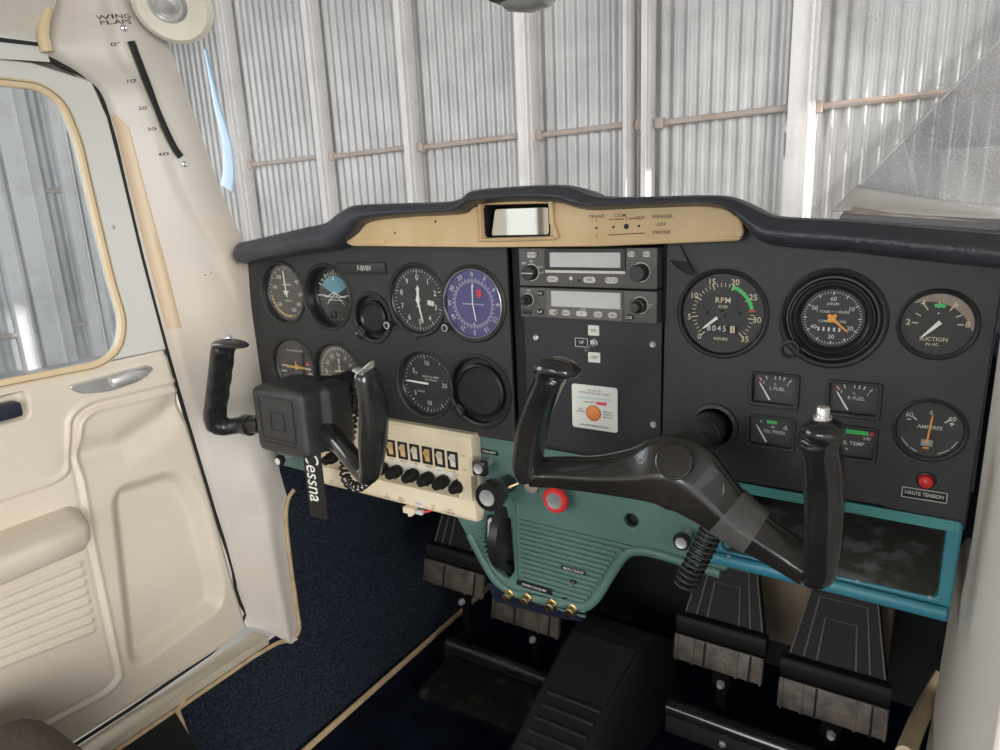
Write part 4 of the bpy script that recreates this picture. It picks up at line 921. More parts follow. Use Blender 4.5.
for (u, v, r_) in ((596.5, 228, .0012), (613.5, 227, .0012), (626.5, 226.5, .0026), (639, 226, .0012), (395, 233, .0013), (435.5, 221.5, .0013)):
    p = PY(u, v, TY); m = M(); m.lathe((p.x, TY-.0004, p.z), [(r_, 0), (r_*.8, .0002)], 14, cap1=True); m.build('hole', MATBLK, ti)
for (u0, v0, u1, v1) in ((349, 239, 385, 245), (717, 236, 740, 240)):
    a = PY(u0, v0, TY); b = PY(u1, v1, TY); m = M(); m.box(((a.x+b.x)/2, TY-.0008, (a.z+b.z)/2), (b.x-a.x, .0015, abs(a.z-b.z)*.8), .0006); m.build('raised_pad', TAN, ti)

# papers on the glareshield (right)
zt0 = .921
def sheetpts(px, y_z): return [PZ(u, v, z) for (u, v, z) in px]
stack = [('folded', [(838, 216, .916), (853, 205, .918), (1000, 220, .918), (1040, 232, .916)], 'bottom')]
pa = [Vector((-.085, -.012, .922)), Vector((.040, -.010, .921)), Vector((.040, .085, .921)), Vector((-.088, .065, .922))]
def paper(pts, th, lb, mt_=PAPER, curl=0.):
    m = M(); n = 10; rows = []
    for i in range(n+1):
        u = i/n; r2 = []
        for j in range(7):
            v = j/6; p = (pts[0]*(1-u)+pts[1]*u)*(1-v)+(pts[3]*(1-u)+pts[2]*u)*v
            p = p+Vector((0, 0, curl*(math.sin(u*5+v*2)*.35+.5)*v)); r2.append(m.bm.verts.new(p))
        rows.append(r2)
    for a, b in zip(rows[:-1], rows[1:]):
        for k in range(6): m.bm.faces.new((a[k], b[k], b[k+1], a[k+1]))
    o = m.build('paper_sheet', mt_, ang=180); k = o.modifiers.new('s', 'SOLIDIFY'); k.thickness = th; k.offset = 1; tag(o, lb, 'paper', 'papers lying on the glareshield'); return o
def SP(u, v, y): return PY(u, v, y)
paper([SP(839, 222, 0.0), SP(1010, 234, 0.0), SP(1010, 224, .03), SP(845, 214, .03)], .005, 'grey booklet at the bottom of the paper pile on the right of the glareshield', mat('grey_booklet', (.26, .26, .28), .6))
paper([SP(849, 213.5, .01), SP(1010, 226, .01), SP(1010, 219, .05), SP(855, 207, .05)], .0015, 'brownish folded papers in the middle of the pile on the glareshield', mat('brown_paper', (.42, .34, .28), .7, c2=(.6, .55, .5), scale=60), curl=.002)
paper([SP(832, 211.5, .02), SP(1010, 220, .02), SP(1010, 211, .11), SP(856, 190, .11)], .0015, 'white open sheet on top of the pile on the glareshield', curl=.004)
# added sheet with a bright edge, standing in for a reflection in the windshield
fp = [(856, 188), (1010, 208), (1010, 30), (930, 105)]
m = M(); q = [PY(856, 190, .13), PY(1015, 212, .13), PY(1015, 25, .10), PY(935, 106, .11)]; m.poly(q); o = m.build('plastic_film', REFLECT, smooth=False)
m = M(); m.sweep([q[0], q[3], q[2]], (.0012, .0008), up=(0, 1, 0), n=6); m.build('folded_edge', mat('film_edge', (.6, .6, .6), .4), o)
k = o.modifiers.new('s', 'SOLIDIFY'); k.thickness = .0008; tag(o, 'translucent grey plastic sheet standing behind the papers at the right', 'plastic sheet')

# ================================================================== LOWER CONSOLE (teal) AND GLOVE BOX (blue)
con = thing('lower_console', (-.40, .03, .47), 'teal green moulded lower console with horizontal ribs and control knobs', 'console')
KY = .004
cpx = [(745, 486), (735, 500), (728, 572), (712, 571), (690, 561), (655, 551), (635, 548), (622, 553), (610, 570), (597, 592), (590, 603), (578, 608), (520, 597), (497, 586), (484, 570), (466, 535), (455, 515)]
cp = [(-.140, .676)]+[(lambda p: (p.x, p.z))(PY(u, v, KY)) for u, v in cpx[1:]]
cp += [(-.52, .560), (-.84, .566), (-.85, .60), (-.85, .676)]
hole2 = PY(631, 521, KY)
slot = xz([(487, 515), (510, 518), (514, 572), (508, 580), (494, 570), (484, 548)], KY)
m = M(); m.mesh(plate(rpoly(cp, .006, 3), [circle(hole2.x, hole2.z, .0078, 32), rpoly(slot, .004, 3)], KY, .010, .0025)); m.build('face', TEAL, con)
m = M(); m.box((hole2.x, .018, hole2.z), (.02, .003, .02)); m.build('hole_backing', MATBLK, con, smooth=False)
m = M(); s0 = PY(499, 548, KY); m.box((s0.x, .020, s0.z), (.05, .004, .09)); m.build('slot_backing', MATBLK, con, smooth=False)
# rim bead along the lower edge
bead = [(720, 574), (690, 564), (655, 553.5), (636, 551), (624, 556), (612, 573), (599, 594), (590, 604), (578, 606), (520, 595), (499, 584), (487, 568), (469, 534)]
m = M(); m.sweep(catmull([PY(u, v, KY-.001) for u, v in bead], 6), (.0055, .004), up=(0, 1, 0), n=12); m.build('edge_bead', TEAL, con)
# ribs
for k in range(17):
    v0 = 520+k*4.75
    z = PY(520, v0, KY).z
    xl = PY(517+k*.25, 500+k*4.8, KY).x+.003
    # right limit follows the sloping bead
    xr = min(-.245, interp([(PY(u, v, KY).z, PY(u, v, KY).x-.008) for u, v in ((640, 548), (624, 553), (612, 572), (599, 593), (592, 602))], z))
    if z > .585: continue
    m = M(); m.sweep([(xl, KY-.0006, z), (xr, KY-.0006, z)], (.0019, .0026), up=(0, 1, 0), n=8); m.build('rib', TEAL, con)
for k in range(10):
    z = PY(478, 528+k*4.6, KY).z; xr = PY(483+k*1.3, 530+k*4.6, KY).x; xl = PY(466+k*3.1, 530+k*4.6, KY).x+.004
    if xr-xl > .004: m = M(); m.sweep([(xl, KY-.0006, z), (xr, KY-.0006, z)], (.0014, .0014), up=(0, 1, 0), n=8); m.build('rib', TEAL, con)
m = M(); m.sweep([PY(514, 500, KY-.001), PY(515, 540, KY-.001), PY(518, 585, KY-.001)], (.0015, .002), up=(0, 1, 0), n=8); m.build('slot_rail', TEAL, con)
def strip_label(u0, v0, u1, v1, y, s, lb, h=.0062, ts=.004):
    a = PY(u0, v0, y); b = PY(u1, v1, y); z = (a.z+b.z)/2; cx_ = (a.x+b.x)/2; wd = b.x-a.x
    t = thing('embossed_label', (cx_, y+.001, z), lb, 'label')
    m = M(); m.box((cx_, y, z), (wd, .0008, h), .0002); m.build('tape', BLACKPL, t)
    m = M(); m.text(s, cx_, z, ts, y-.0007, spacing=1.1); m.build('lettering', NEEDLE, t, smooth=False, recalc=False)
strip_label(481, 450, 498, 454, KY-.001, 'CARB HEAT', 'black embossed label above the square chrome knob on the teal console', ts=.0034, h=.006)
strip_label(517, 583, 552, 592, KY-.004, 'PRISES CASQUES', 'long black embossed label above the brass jacks', ts=.0042, h=.0064)
strip_label(561, 567.5, 586, 573, KY-.003, 'MICRO CASQUE', 'small black embossed label above the toggle on the ribbed console', ts=.0034, h=.005)
# knobs on the console
def pull_knob(name, u, v, y, r, lb, body=BLACKPL, face=ALU, square=False, group=None, cat='knob', flange=None):
    p = PY(u, v, y); t = thing(name, (p.x, KY, p.z), lb, cat, group)
    m = M(); m.lathe((p.x, KY, p.z), [(.0035, 0), (.0035, KY-y)], 20); m.build('shaft', ALU, t)
    if square: m = M(); m.box((p.x, y+.005, p.z), (r*2, .010, r*2), .0025); m.build('body', body, t)
    else:
        m = M(); m.lathe((p.x, y+.012, p.z), [(r*.55, 0), (r*.85, .003), (r, .006), (r, .010), (r*.9, .012)], 36, cap1=True)
        for i in range(20):
            a = 2*math.pi*i/20; m.box((p.x+r*.99*math.cos(a), y+.004, p.z+r*.99*math.sin(a)), (r*.12, .006, r*.12))
        m.build('body', body, t)
    m = M(); m.lathe((p.x, y, p.z), [(r*.68, -.0002), (r*.66, .0008), (r*.5, .0005), (r*.1, .0002)], 36, cap1=True); m.build('cap', face, t)
    if flange: m = M(); m.lathe((p.x, KY, p.z), [(flange, 0), (flange*.9, .003), (flange*.6, .005)], 32, cap1=True); m.build('flange', CREAM, t)
    return t
pull_knob('pull_control', 478, 469, -.024, .0092, 'small square-bodied chrome-faced knob left of the yoke, above the black trim wheel', GREYPL, ALU, True)
t = pull_knob('mixture_knob', 554, 501, -.016, .0148, 'red-rimmed round mixture knob with a shiny metal face', RED, CHROME)
pull_knob('pull_control', 681, 543, -.022, .0088, 'black round knob with a metal centre left of the coiled cord under the right yoke')
pull_knob('pull_control', 277.5, 461.5, -.03, .0078, 'small black knob with a pale centre at the far left below the pilot yoke', BLACKPL, PW)
# throttle-like black knob and trim slot
p = PY(487, 498, -.045); t = thing('throttle_knob', (p.x, KY, p.z), 'large black round throttle knob with a metal centre beside the switch panel', 'knob')
m = M(); m.lathe((p.x, KY, p.z), [(.011, 0), (.011, .020), (.015, .024), (.0180, .034), (.0180, .046), (.0165, .049)], 40, cap1=True)
m.build('body', GLOSSBLK, t)
m = M(); m.lathe((p.x, -.0455, p.z), [(.0100, -.0002), (.0097, .001), (.006, .0006), (.001, .0002)], 36, cap1=True); m.build('cap', ALU, t)
q = PY(520, 482, -.004); m = M(); m.sweep([(p.x+.012, -.016, p.z+.004), (q.x, -.008, q.z)], (.002, .002), n=8, up=(0, 0, 1)); m.build('friction_arm', BRASS, t)
p = PY(528, 487, -.006); m = M(); m.lathe((p.x, KY, p.z), [(.011, 0), (.010, .004), (.006, .006)], 28, cap1=True); m.build('escutcheon', mat('taupe_plastic', (.30, .26, .22), .5), t)
# trim wheel assembly
a = PY(491, 520, -.010); b = PY(506, 580, -.006)
t = thing('trim_wheel', (a.x, KY, b.z), 'black elevator trim wheel with a chrome bracket in the slot of the teal console', 'trim wheel')
c0 = PY(500, 548, .0); m = M(); pts = []
zt_, zb_ = PY(500, 505, -.004).z, PY(508, 580, -.004).z; zc_ = (zt_+zb_)/2; rr_ = (zt_-zb_)/2
m.lathe((c0.x-.004, .026, zc_), [(rr_*.8, 0), (rr_, .002), (rr_, .014), (rr_*.8, .016)], 60, (1, 0, 0))
m.build('wheel', BLACKPL, t)
m = M(); a1, a2 = PY(492, 522, -.010), PY(491, 548, -.006); m.sweep([a1+Vector((.002, 0, .004)), a1, (a1+a2)/2, a2], [(.005, .003), (.006, .004), (.0055, .005), (.0045, .003)], up=(0, 1, 0)); m.build('bracket', CHROME, t)
# toggle + screw on ribs
p = PY(574, 581, KY); t = thing('toggle_switch', (p.x, KY, p.z), 'tiny dark toggle on the ribbed part of the teal console', 'switch')
m = M(); m.lathe((p.x, KY, p.z), [(.004, 0), (.0035, .003)], 18, cap1=True); m.build('collar', MATBLK, t); m = M(); m.sweep([(p.x, KY-.002, p.z), (p.x-.002, KY-.009, p.z-.003)], (.001, .001), n=8, up=(1, 0, 0)); m.build('lever', CHROME, t)
p = PY(565, 597, KY); m = M(); m.lathe((p.x, KY-.001, p.z), [(.0028, 0), (.0022, .0015)], 18, cap1=True); m.build('screw', MATBLK, con)
# brass jacks
jb = thing('jack_bracket', (-.40, .0, .455), 'dark blue bracket strip holding the brass jacks under the console', 'bracket')
JA = PY(497, 592, .0); JB = PY(577, 616, .0); ang_ = 0
m = M(); zj = (JA.z+JB.z)/2
m.mesh(plate(rpoly(xz([(486, 583), (520, 592), (580, 604), (583, 622), (556, 618), (495, 602)], .002), .003), [], .002, .003, .0005)); m.build('plate', mat('navy_metal', (.008, .010, .025), .4), jb)
for i, (u, v) in enumerate(((507, 597), (525, 601), (550, 607), (570, 612))):
    p = PY(u, v, -.006); lb = ['first from the left', 'second from the left', 'third from the left', 'rightmost'][i]
    t = thing('headset_jack', (p.x, .002, p.z), 'brass headset jack under the teal console, %s' % lb, 'jack', 'brass jacks under the console')
    m = M(); m.lathe((p.x, .002, p.z), [(.0080, 0), (.0080, .003), (.0068, .0035)], 6, cap1=True); m.build('nut', BRASS, t)
    m = M(); m.lathe((p.x, .0, p.z), [(.0056, 0), (.0056, .009), (.0038, .0095), (.0034, .004)], 24); m.build('barrel', BRASS, t)
    m = M(); m.lathe((p.x, .0, p.z), [(.0036, .004)], 18, cap1=True); m.build('bore', MATBLK, t)
# glove box
gb = thing('glove_box', (-.06, .10, .57), 'bright blue open tray shelf under the right panel with a worn liner', 'shelf')
ou = [PY(705, 477, 0), PY(966, 520, 0), PY(945, 620, 0), PY(700, 572, 0)]
ox0, ox1, oz0, oz1 = -.176, .0385, .5735, .6680
inn = rrect(-.160, .594, .0265, .663, .005)
m = M(); m.mesh(plate(rpoly([(ox0, oz0+.004), (ox1-.002, oz0-.0005), (ox1, oz1), (ox0+.01, oz1)], .003), [inn], -.002, .012, .002)); m.build('frame', BLUE, gb)
m = M(); m.mesh(plate(rpoly([(-.1595, .6715), (.036, .6700), (.036, .6600), (-.1595, .6615)], .001), [], -.0035, .002, .0006)); m.build('upper_lip', mat('teal_blue', (.06, .27, .27), .45), gb)
m = M(); vs_ = []; D_ = .21
fr_ = [(-.160, -.0, .594), (.0265, -.0, .594), (.0265, -.0, .663), (-.160, -.0, .663)]; bk = [(x, D_, z+.028 if z < .62 else z) for x, _, z in fr_]
m.faces(fr_+bk, [(0, 1, 5, 4), (1, 2, 6, 5), (2, 3, 7, 6), (3, 0, 4, 7), (4, 5, 6, 7)]); m.build('tray', TRAY, gb, smooth=False)
m = M(); m.sweep([(-.172, -.006, .586), (-.06, -.007, .5855), (.034, -.006, .583)], (.0065, .004), up=(0, 1, 0), n=12); m.build('front_lip', BLUE, gb)
for (u, v) in ((729, 556), (858, 581), (930, 597)):
    p = PZ(u, v, .600); m = M(); m.lathe(p, [(.0022, 0), (.0015, .001)], 14, (0, 0, 1), cap1=True); m.build('rivet', ALU, gb)

# ================================================================== CREAM SWITCH PANEL
sp = thing('switch_panel', (-.59, .0, .56), 'yellowed cream switch panel with six rocker switches and a row of black knobs', 'switch panel')
SY = -.014
xa, xb = -.742, PY(474, 480, SY).x; ztp = PY(430, 430, SY).z; zbt = PY(465, 521, SY).z
band0, band1 = PY(430, 458, SY).z, 0
zk1 = PY(455, 474, SY).z; zk0 = PY(455, 496, SY).z
vs_ = []
prof = [(KY, ztp+.001), (SY+.004, ztp+.0015), (SY, ztp-.003), (SY, zk1+.002), (SY+.012, zk1-.001), (SY+.013, zk0+.001), (SY, zk0-.002), (SY, zbt+.006), (SY+.003, zbt+.001), (SY+.008, zbt), (KY, zbt)]
m = M(); rows = []
for x in (xa, xb-.006, xb-.0015, xb):
    ins = 0 if x < xb-.004 else (.0012 if x < xb-.001 else .005)
    rows.append([m.bm.verts.new((x, min(KY, y+ins), z)) for y, z in prof])
for a, b in zip(rows[:-1], rows[1:]):
    for k in range(len(prof)-1): m.bm.faces.new((a[k], a[k+1], b[k+1], b[k]))
m.bm.faces.new(rows[0]); m.bm.faces.new(rows[-1][::-1])
m.build('housing', CREAM, sp, ang=30)
m = M(); x_e = PY(458, 487, SY).x; m.box(((xa+x_e)/2+.01, SY+.0115, (zk0+zk1)/2), (x_e-xa-.02, .003, zk1-zk0-.003), .0008); m.build('knob_recess', CREAMW, sp)
m = M(); m.box(((x_e+xb)/2-.002, SY+.008, (zk0+zk1)/2), (xb-x_e-.004, .017, zk1-zk0+.006), .002); m.build('recess_end', CREAM, sp)
us = [391, 403, 415, 427.5, 440, 453]; vv = [448, 450.5, 453, 455.5, 458, 460.5]
names = ['PITOT\nHT', 'BEACON\nLT', 'NAV\nLT', 'STROBE\nLT', '', 'LDG\nLT']
rz = [PY(u, v, SY).z for u, v in zip(us, vv)]; zr = sum(rz)/6; rx = [PY(u, v, SY).x for u, v in zip(us, vv)]
RC = [mat('rocker_amber', (.70, .45, .19), .4), mat('rocker_amber2', (.74, .50, .26), .4), CREAMW, mat('rocker_amber3', (.68, .42, .16), .4), mat('rocker_cream', (.80, .66, .46), .4), CREAMW]
for i, x in enumerate(rx):
    m = M(); m.mesh(plate(rrect(x-.0078, zr-.0118, x+.0078, zr+.0118, .0008), [rrect(x-.0042, zr-.0085, x+.0042, zr+.0085, .0005)], SY-.0012, .0022, .0003)); fr_ = m.build('rocker_switch', MATBLK, sp)
    m = M(); m.faces([(x-.004, SY+.002, zr+.0082), (x+.004, SY+.002, zr+.0082), (x-.004, SY-.0048, zr+.0045), (x+.004, SY-.0048, zr+.0045), (x-.004, SY-.0012, zr-.001), (x+.004, SY-.0012, zr-.001), (x-.004, SY-.0002, zr-.0082), (x+.004, SY-.0002, zr-.0082), (x-.004, SY+.003, zr-.0082), (x+.004, SY+.003, zr-.0082)],
                      [(0, 1, 3, 2), (2, 3, 5, 4), (4, 5, 7, 6), (6, 7, 9, 8), (0, 2, 4, 6, 8), (1, 9, 7, 5, 3)]); m.build('rocker', RC[i], fr_, smooth=False)
m = M()
for i, x in enumerate(rx):
    for k, s in enumerate(names[i].split('\n')):
        if s: m.text(s, x, zr-.0150-k*.0038, .0030, SY-.0004)
p = PY(463, 445, SY); m.text('ON', p.x, zr+.009, .0034, SY-.0004); m.text('OFF', p.x, zr-.0095, .0034, SY-.0004)
low = [('INT\nPANEL', 388), ('RADIO\nDISPLAY', 402), ('LDG\nLT', 433), ('FLAP\nTURN-BNK', 449.5), ('CIGAR\nLTR', 334), ('GEN\nFIELD', 362)]
zl = PY(402, 499.5, SY).z
for s, u in low:
    x = PY(u, 503, SY).x
    for k, q in enumerate(s.split('\n')): m.text(q, x, zl+.002-k*.0038, .0032, SY-.0004)
m.build('lettering', INKB, sp, smooth=False, recalc=False)
for (u, z, s) in ((440, zr-.0168, 'TAXI'), (417, zl, 'PHARE')):
    x = PY(u, 480, SY).x; m = M(); m.box((x, SY-.0004, z), (.011, .0008, .0072), .0002); st_ = m.build('sticker', PW, sp); m = M(); m.text(s, x, z, .0034, SY-.001); m.build('sticker_text', mat('ink_blue', (.05, .08, .30), .6), st_, smooth=False, recalc=False)
kz = (zk0+zk1)/2+.0005
for i, u in enumerate((326, 357, 374, 388, 404, 419, 434, 450.5)):
    x = PY(u, 484, SY-.014).x; kz2 = PY(447, 490.5, SY-.016).z
    m = M(); m.lathe((x, SY+.011, kz2), [(.0062, 0), (.0085, .004), (.0088, .013), (.0070, .0155), (.0062, .023), (.0052, .0242)], 12 if False else 28, cap1=True); m.build('breaker_knob', MATBLK if False else RUBBER, sp)
# connector hanging below the switch panel
p = PY(412, 515, -.01); t = thing('wire_connector', (p.x, -.01, zbt-.012), 'small cream and red wire connector dangling below the cream switch panel', 'connector')
m = M(); m.box((p.x, -.012, zbt-.0045), (.018, .012, .009), .002); m.box((p.x+.001, -.013, zbt-.010), (.006, .008, .006), .002); m.build('body', CREAM, t)
m = M(); m.box((p.x+.016, -.012, zbt-.0045), (.012, .008, .006), .002); m.build('sleeve', mat('clear_sleeve', (.6, .55, .58), .4), t); m = M(); m.sweep([(p.x+.018, -.012, zbt-.004), (p.x+.028, -.008, zbt-.003), (p.x+.034, -.002, zbt+.002)], (.0018, .0018), n=8, up=(0, 0, 1)); m.build('wire', RED, t)

# ================================================================== YOKES
def yk(lst):   # (u, v, y, halfwidth, halfdepth)
    return [PY(u, v, y) for u, v, y, *_ in lst], [(a, b) for *_, a, b in lst]
def dense(lst, n=5):
    P, S = yk(lst); Q = catmull(P, n); SS = catmull([Vector((a, b, 0)) for a, b in S], n); return Q, [(s.x, s.y) for s in SS]
# --- right yoke
ry = thing('control_yoke', (shaft_r.x, -.10, .70), 'worn black co-pilot control yoke with a chrome button on its right grip', 'yoke', 'pair of control yokes')
Yk = -.112
RSEC = [(1, .35), (.97, .0), (.88, -.18), (.12, -.96), (.02, -1), (-.10, -.99), (-.86, -.78), (-.96, -.60), (-1, .1), (-.85, .7), (-.5, 1), (.5, 1), (.85, .75)]
def sweep_sec(m, pts, sec, shape, up=(0, 1, 0)):
    P = [Vector(p) for p in pts]; rows = []
    for i, p in enumerate(P):
        t = (P[min(i+1, len(P)-1)]-P[max(i-1, 0)]).normalized(); U = Vector(up); U = (U-t*U.dot(t)).normalized(); W = U.cross(t)*-1
        rows.append([m.bm.verts.new(p+W*(sec[i][0]*a)+U*(sec[i][1]*b)) for a, b in shape])
    n = len(shape)
    for A_, B_ in zip(rows[:-1], rows[1:]):
        for k in range(n): m.bm.faces.new((A_[k], A_[(k+1) % n], B_[(k+1) % n], B_[k]))
    m.bm.faces.new(rows[0][::-1]); m.bm.faces.new(rows[-1])
m = M()
q, s_ = dense([(531, 472, Yk-.004, .0130, .014), (560, 472, Yk, .0140, .015), (600, 474, Yk, .0165, .016), (638, 473, Yk, .0225, .018), (664, 471, Yk, .0310, .019), (685, 476, Yk, .0330, .019), (706, 492, Yk, .0270, .018), (730, 513, Yk, .0205, .017), (757, 532, Yk, .0175, .016), (790, 554, Yk-.002, .0150, .015), (812, 568, Yk-.006, .0145, .015)], 6); sweep_sec(m, q, s_, RSEC)
me = m.fused(.0018, 2); link('hub_body', me, GREYPL, ry, ang=28)
m = M(); hc = PY(676, 461, Yk-.008); m.lathe((hc.x, Yk-.0135, hc.z+.002), [(.0160, -.004), (.0155, .0008), (.0148, .0011), (.0142, .0003), (.010, .0004)], 48, (0, -.86, .5), cap1=True); m.build('hub_disc', GREYPL, ry)
# left grip
m = M()
q, s_ = dense([(534, 477, Yk-.004, .0115, .014), (528, 466, Yk-.006, .0128, .016), (529, 450, Yk-.008, .0128, .016), (533, 425, Yk-.012, .0125, .016), (540, 402, Yk-.018, .0120, .016), (549, 382, Yk-.026, .0115, .016), (553, 372, Yk-.029, .0125, .016)]); m.sweep(q, s_, n=20, pw=3.2)
q, s_ = dense([(538, 372, Yk-.032, .006, .010), (548, 368, Yk-.032, .0095, .016), (560, 368, Yk-.032, .0090, .017), (572, 371, Yk-.030, .0065, .014), (579, 374, Yk-.029, .003, .007)]); m.sweep(q, s_, n=20, pw=2.2)
me = m.fused(.0018, 3); link('left_grip', me, GLOSSBLK, ry)
# right grip
m = M()
q, s_ = dense([(808, 568, Yk-.006, .0125, .014), (818, 569, Yk-.007, .0135, .015), (822, 556, Yk-.009, .0135, .017), (824, 530, Yk-.012, .0138, .018), (825, 500, Yk-.015, .0140, .018), (824, 468, Yk-.021, .0135, .018), (821, 446, Yk-.026, .0132, .017), (820, 436, Yk-.028, .016, .017)]); m.sweep(q, s_, n=20, pw=3.0)
q, s_ = dense([(801, 431, Yk-.030, .004, .008), (812, 430, Yk-.030, .008, .015), (824, 431, Yk-.030, .0095, .017), (836, 433, Yk-.030, .0085, .015), (841, 436, Yk-.029, .004, .008)]); m.sweep(q, s_, n=20, pw=2.2)
me = m.fused(.0018, 3); link('right_grip', me, GLOSSBLK, ry)
m = M(); p = PY(822, 427, Yk-.030); m.lathe((p.x, p.y, p.z), [(.0075, 0), (.0070, .004), (.0062, .0045), (.0062, .008)], 28, (0, 0, 1), cap1=True); m.lathe((p.x, p.y, p.z+.008), [(.0045, 0), (.0045, .006), (.0038, .007)], 24, (0, 0, 1), cap1=True); m.build('push_button', CHROME, ry)
# tape wrap
q, s_ = dense([(727, 510, Yk, .0222, .0180), (742, 522, Yk, .0205, .0175), (757, 532, Yk, .0190, .0168)]); m = M(); sweep_sec(m, q, s_, RSEC); m.build('tape_wrap', TAPE, ry)
# shaft
m = M(); hz0 = .726
m.lathe((shaft_r.x-.002, .03, shaft_r.z), [(.0135, 0), (.0135, .03), (.0165, .032), (.0165, .062), (.0150, .064), (.0150, .07), (.0185, .072), (.0185, .098), (.0195, .100), (.0195, .122), (.018, .130), (.018, .14)], 40, cap1=True); m.build('shaft', GREYPL, ry)
m = M(); m.lathe((shaft_r.x, 0, shaft_r.z), [(.0235, 0), (.0228, .0025), (.0190, .003), (.0180, -.002)], 48); m.build('shaft_collar', BLACKP, ry)
# --- left yoke
ly = thing('control_yoke', (-.641, -.10, .70), 'black pilot control yoke with a thick square hub box, in front of the left panel', 'yoke', 'pair of control yokes')
Yl = -.135
bx0, bx1 = PY(252, 410, Yl).x, PY(303, 425, Yl).x; bz1 = PY(262, 388, Yl).z; bz0 = PY(262, 445, Yl).z-.009
m = M(); m.box(((bx0+bx1)/2, Yl+.034, (bz0+bz1)/2), (bx1-bx0, .068, bz1-bz0), .010, seg=3)
m.box(((bx0+bx1)/2+.003, Yl+.055, (bz0+bz1)/2-.001), (bx1-bx0+.012, .045, bz1-bz0+.002), .012, seg=3)
me = m.fused(.0022, 4); link('hub_box', me, mat('black_leathery_plastic', (.026, .026, .028), .42, bump=.4, bscale=700), ly)
cxx, czz = (bx0+bx1)/2, (bz0+bz1)/2
m = M(); m.mesh(plate(rrect(cxx-.030, czz-.022, cxx+.030, czz+.032, .004), [rrect(cxx-.0292, czz-.0212, cxx+.0292, czz+.0312, .0035)], Yl-.0010, .0022, .0003))
m.mesh(plate(rrect(cxx-.012, czz-.010, cxx+.012, czz+.014, .001), [rrect(cxx-.0108, czz-.0088, cxx+.0108, czz+.0128, .0008)], Yl-.0010, .0022, .0003)); m.box((cxx, Yl-.0003, czz-.027), (.058, .0016, .0015), .0004); m.build('hub_embossing', BLACKPL, ly)
m = M()
q, s_ = dense([(262, 424, Yl+.025, .0115, .012), (240, 425, Yl+.018, .0110, .012), (226, 427, Yl+.008, .0105, .012), (217, 424, Yl, .0120, .014)]); m.sweep(q, s_, n=18, pw=2.6)
q, s_ = dense([(217, 428, Yl, .0110, .013), (215, 416, Yl-.002, .0125, .015), (216, 404, Yl-.004, .0105, .015), (217.5, 396, Yl-.006, .0122, .015), (218, 388, Yl-.007, .0105, .015), (219.5, 380, Yl-.008, .0122, .015), (220, 372, Yl-.010, .0105, .015), (221.5, 364, Yl-.011, .0118, .015), (222, 354, Yl-.013, .0105, .015), (224, 346, Yl-.014, .0115, .015)]); m.sweep(q, s_, n=18, pw=2.3)
q, s_ = dense([(216, 344.5, Yl-.015, .003, .007), (221, 343.5, Yl-.015, .0055, .013), (230, 343.5, Yl-.016, .0055, .014), (240, 345, Yl-.016, .0042, .011), (246, 346, Yl-.016, .002, .006)]); m.sweep(q, s_, n=18)
me = m.fused(.0018, 3); link('left_grip', me, BLACKPL, ly)
m = M(); m.lathe(PX(248, 425, PY(248, 425, Yl+.02).x), [(.0135, -.006), (.0135, .006)], 24, (1, 0, 0), cap0=True, cap1=True); m.build('grip_collar', BLACKPL, ly)
m = M(); p = PY(228, 338, Yl-.016); m.lathe(p, [(.0045, 0), (.0045, .0018), (.003, .003)], 20, (0, 0, 1), cap1=True); m.build('push_button', ALU, ly)
m = M()
q, s_ = dense([(325, 430, Yl+.04, .014, .014), (338, 442, Yl+.02, .0115, .012), (352, 458, Yl+.006, .0105, .012), (366, 475, Yl-.002, .0100, .012), (371, 470, Yl-.004, .0105, .014), (373, 445, Yl-.006, .0110, .019), (374, 415, Yl-.008, .0105, .020), (371, 390, Yl-.012, .0095, .018), (366, 374, Yl-.016, .0095, .015), (365, 369, Yl-.017, .006, .010)]); m.sweep(q, s_, n=18, pw=2.3)
me = m.fused(.0020, 4); link('right_grip', me, GLOSSBLK, ly)
m = M(); p = PY(365, 370, Yl-.022); m.sweep([p+Vector((-.011, 0, .0)), p+Vector((-.002, 0, -.002)), p+Vector((.006, 0, .004)), p+Vector((.010, 0, .009))], [(.002, .008), (.0025, .010), (.0025, .009), (.0012, .004)], n=12); m.build('worn_grip_cap', CHROME, ly)
m = M(); m.lathe((-.641, .03, .726), [(.0135, 0), (.0135, .04), (.0175, .045), (.0175, .09), (.021, .095), (.021, .115)], 36, cap1=True); m.build('shaft', BLACKPL, ly)
# strap with white lettering
a = PY(303, 452, -.062); b = PY(320, 452, -.062); c = PY(304, 506, -.045)
t = thing('checklist_strap', (a.x, -.06, c.z), 'black strap with white vertical maker lettering hanging below the pilot yoke', 'strap')
wd = b.x-a.x; cx_ = (a.x+b.x)/2; zt_ = a.z+.025; zb_ = c.z
m = M(); m.box((cx_, -.062, (zt_+zb_)/2), (wd, .003, zt_-zb_), .001); m.build('band', MATBLK, t)
m = M(); m.text('Cessna', cx_-.0005, c.z+.0600, .036, -.0640, rot=math.pi/2, sx=.70); m.build('lettering', NEEDLE, t, smooth=False, recalc=False)
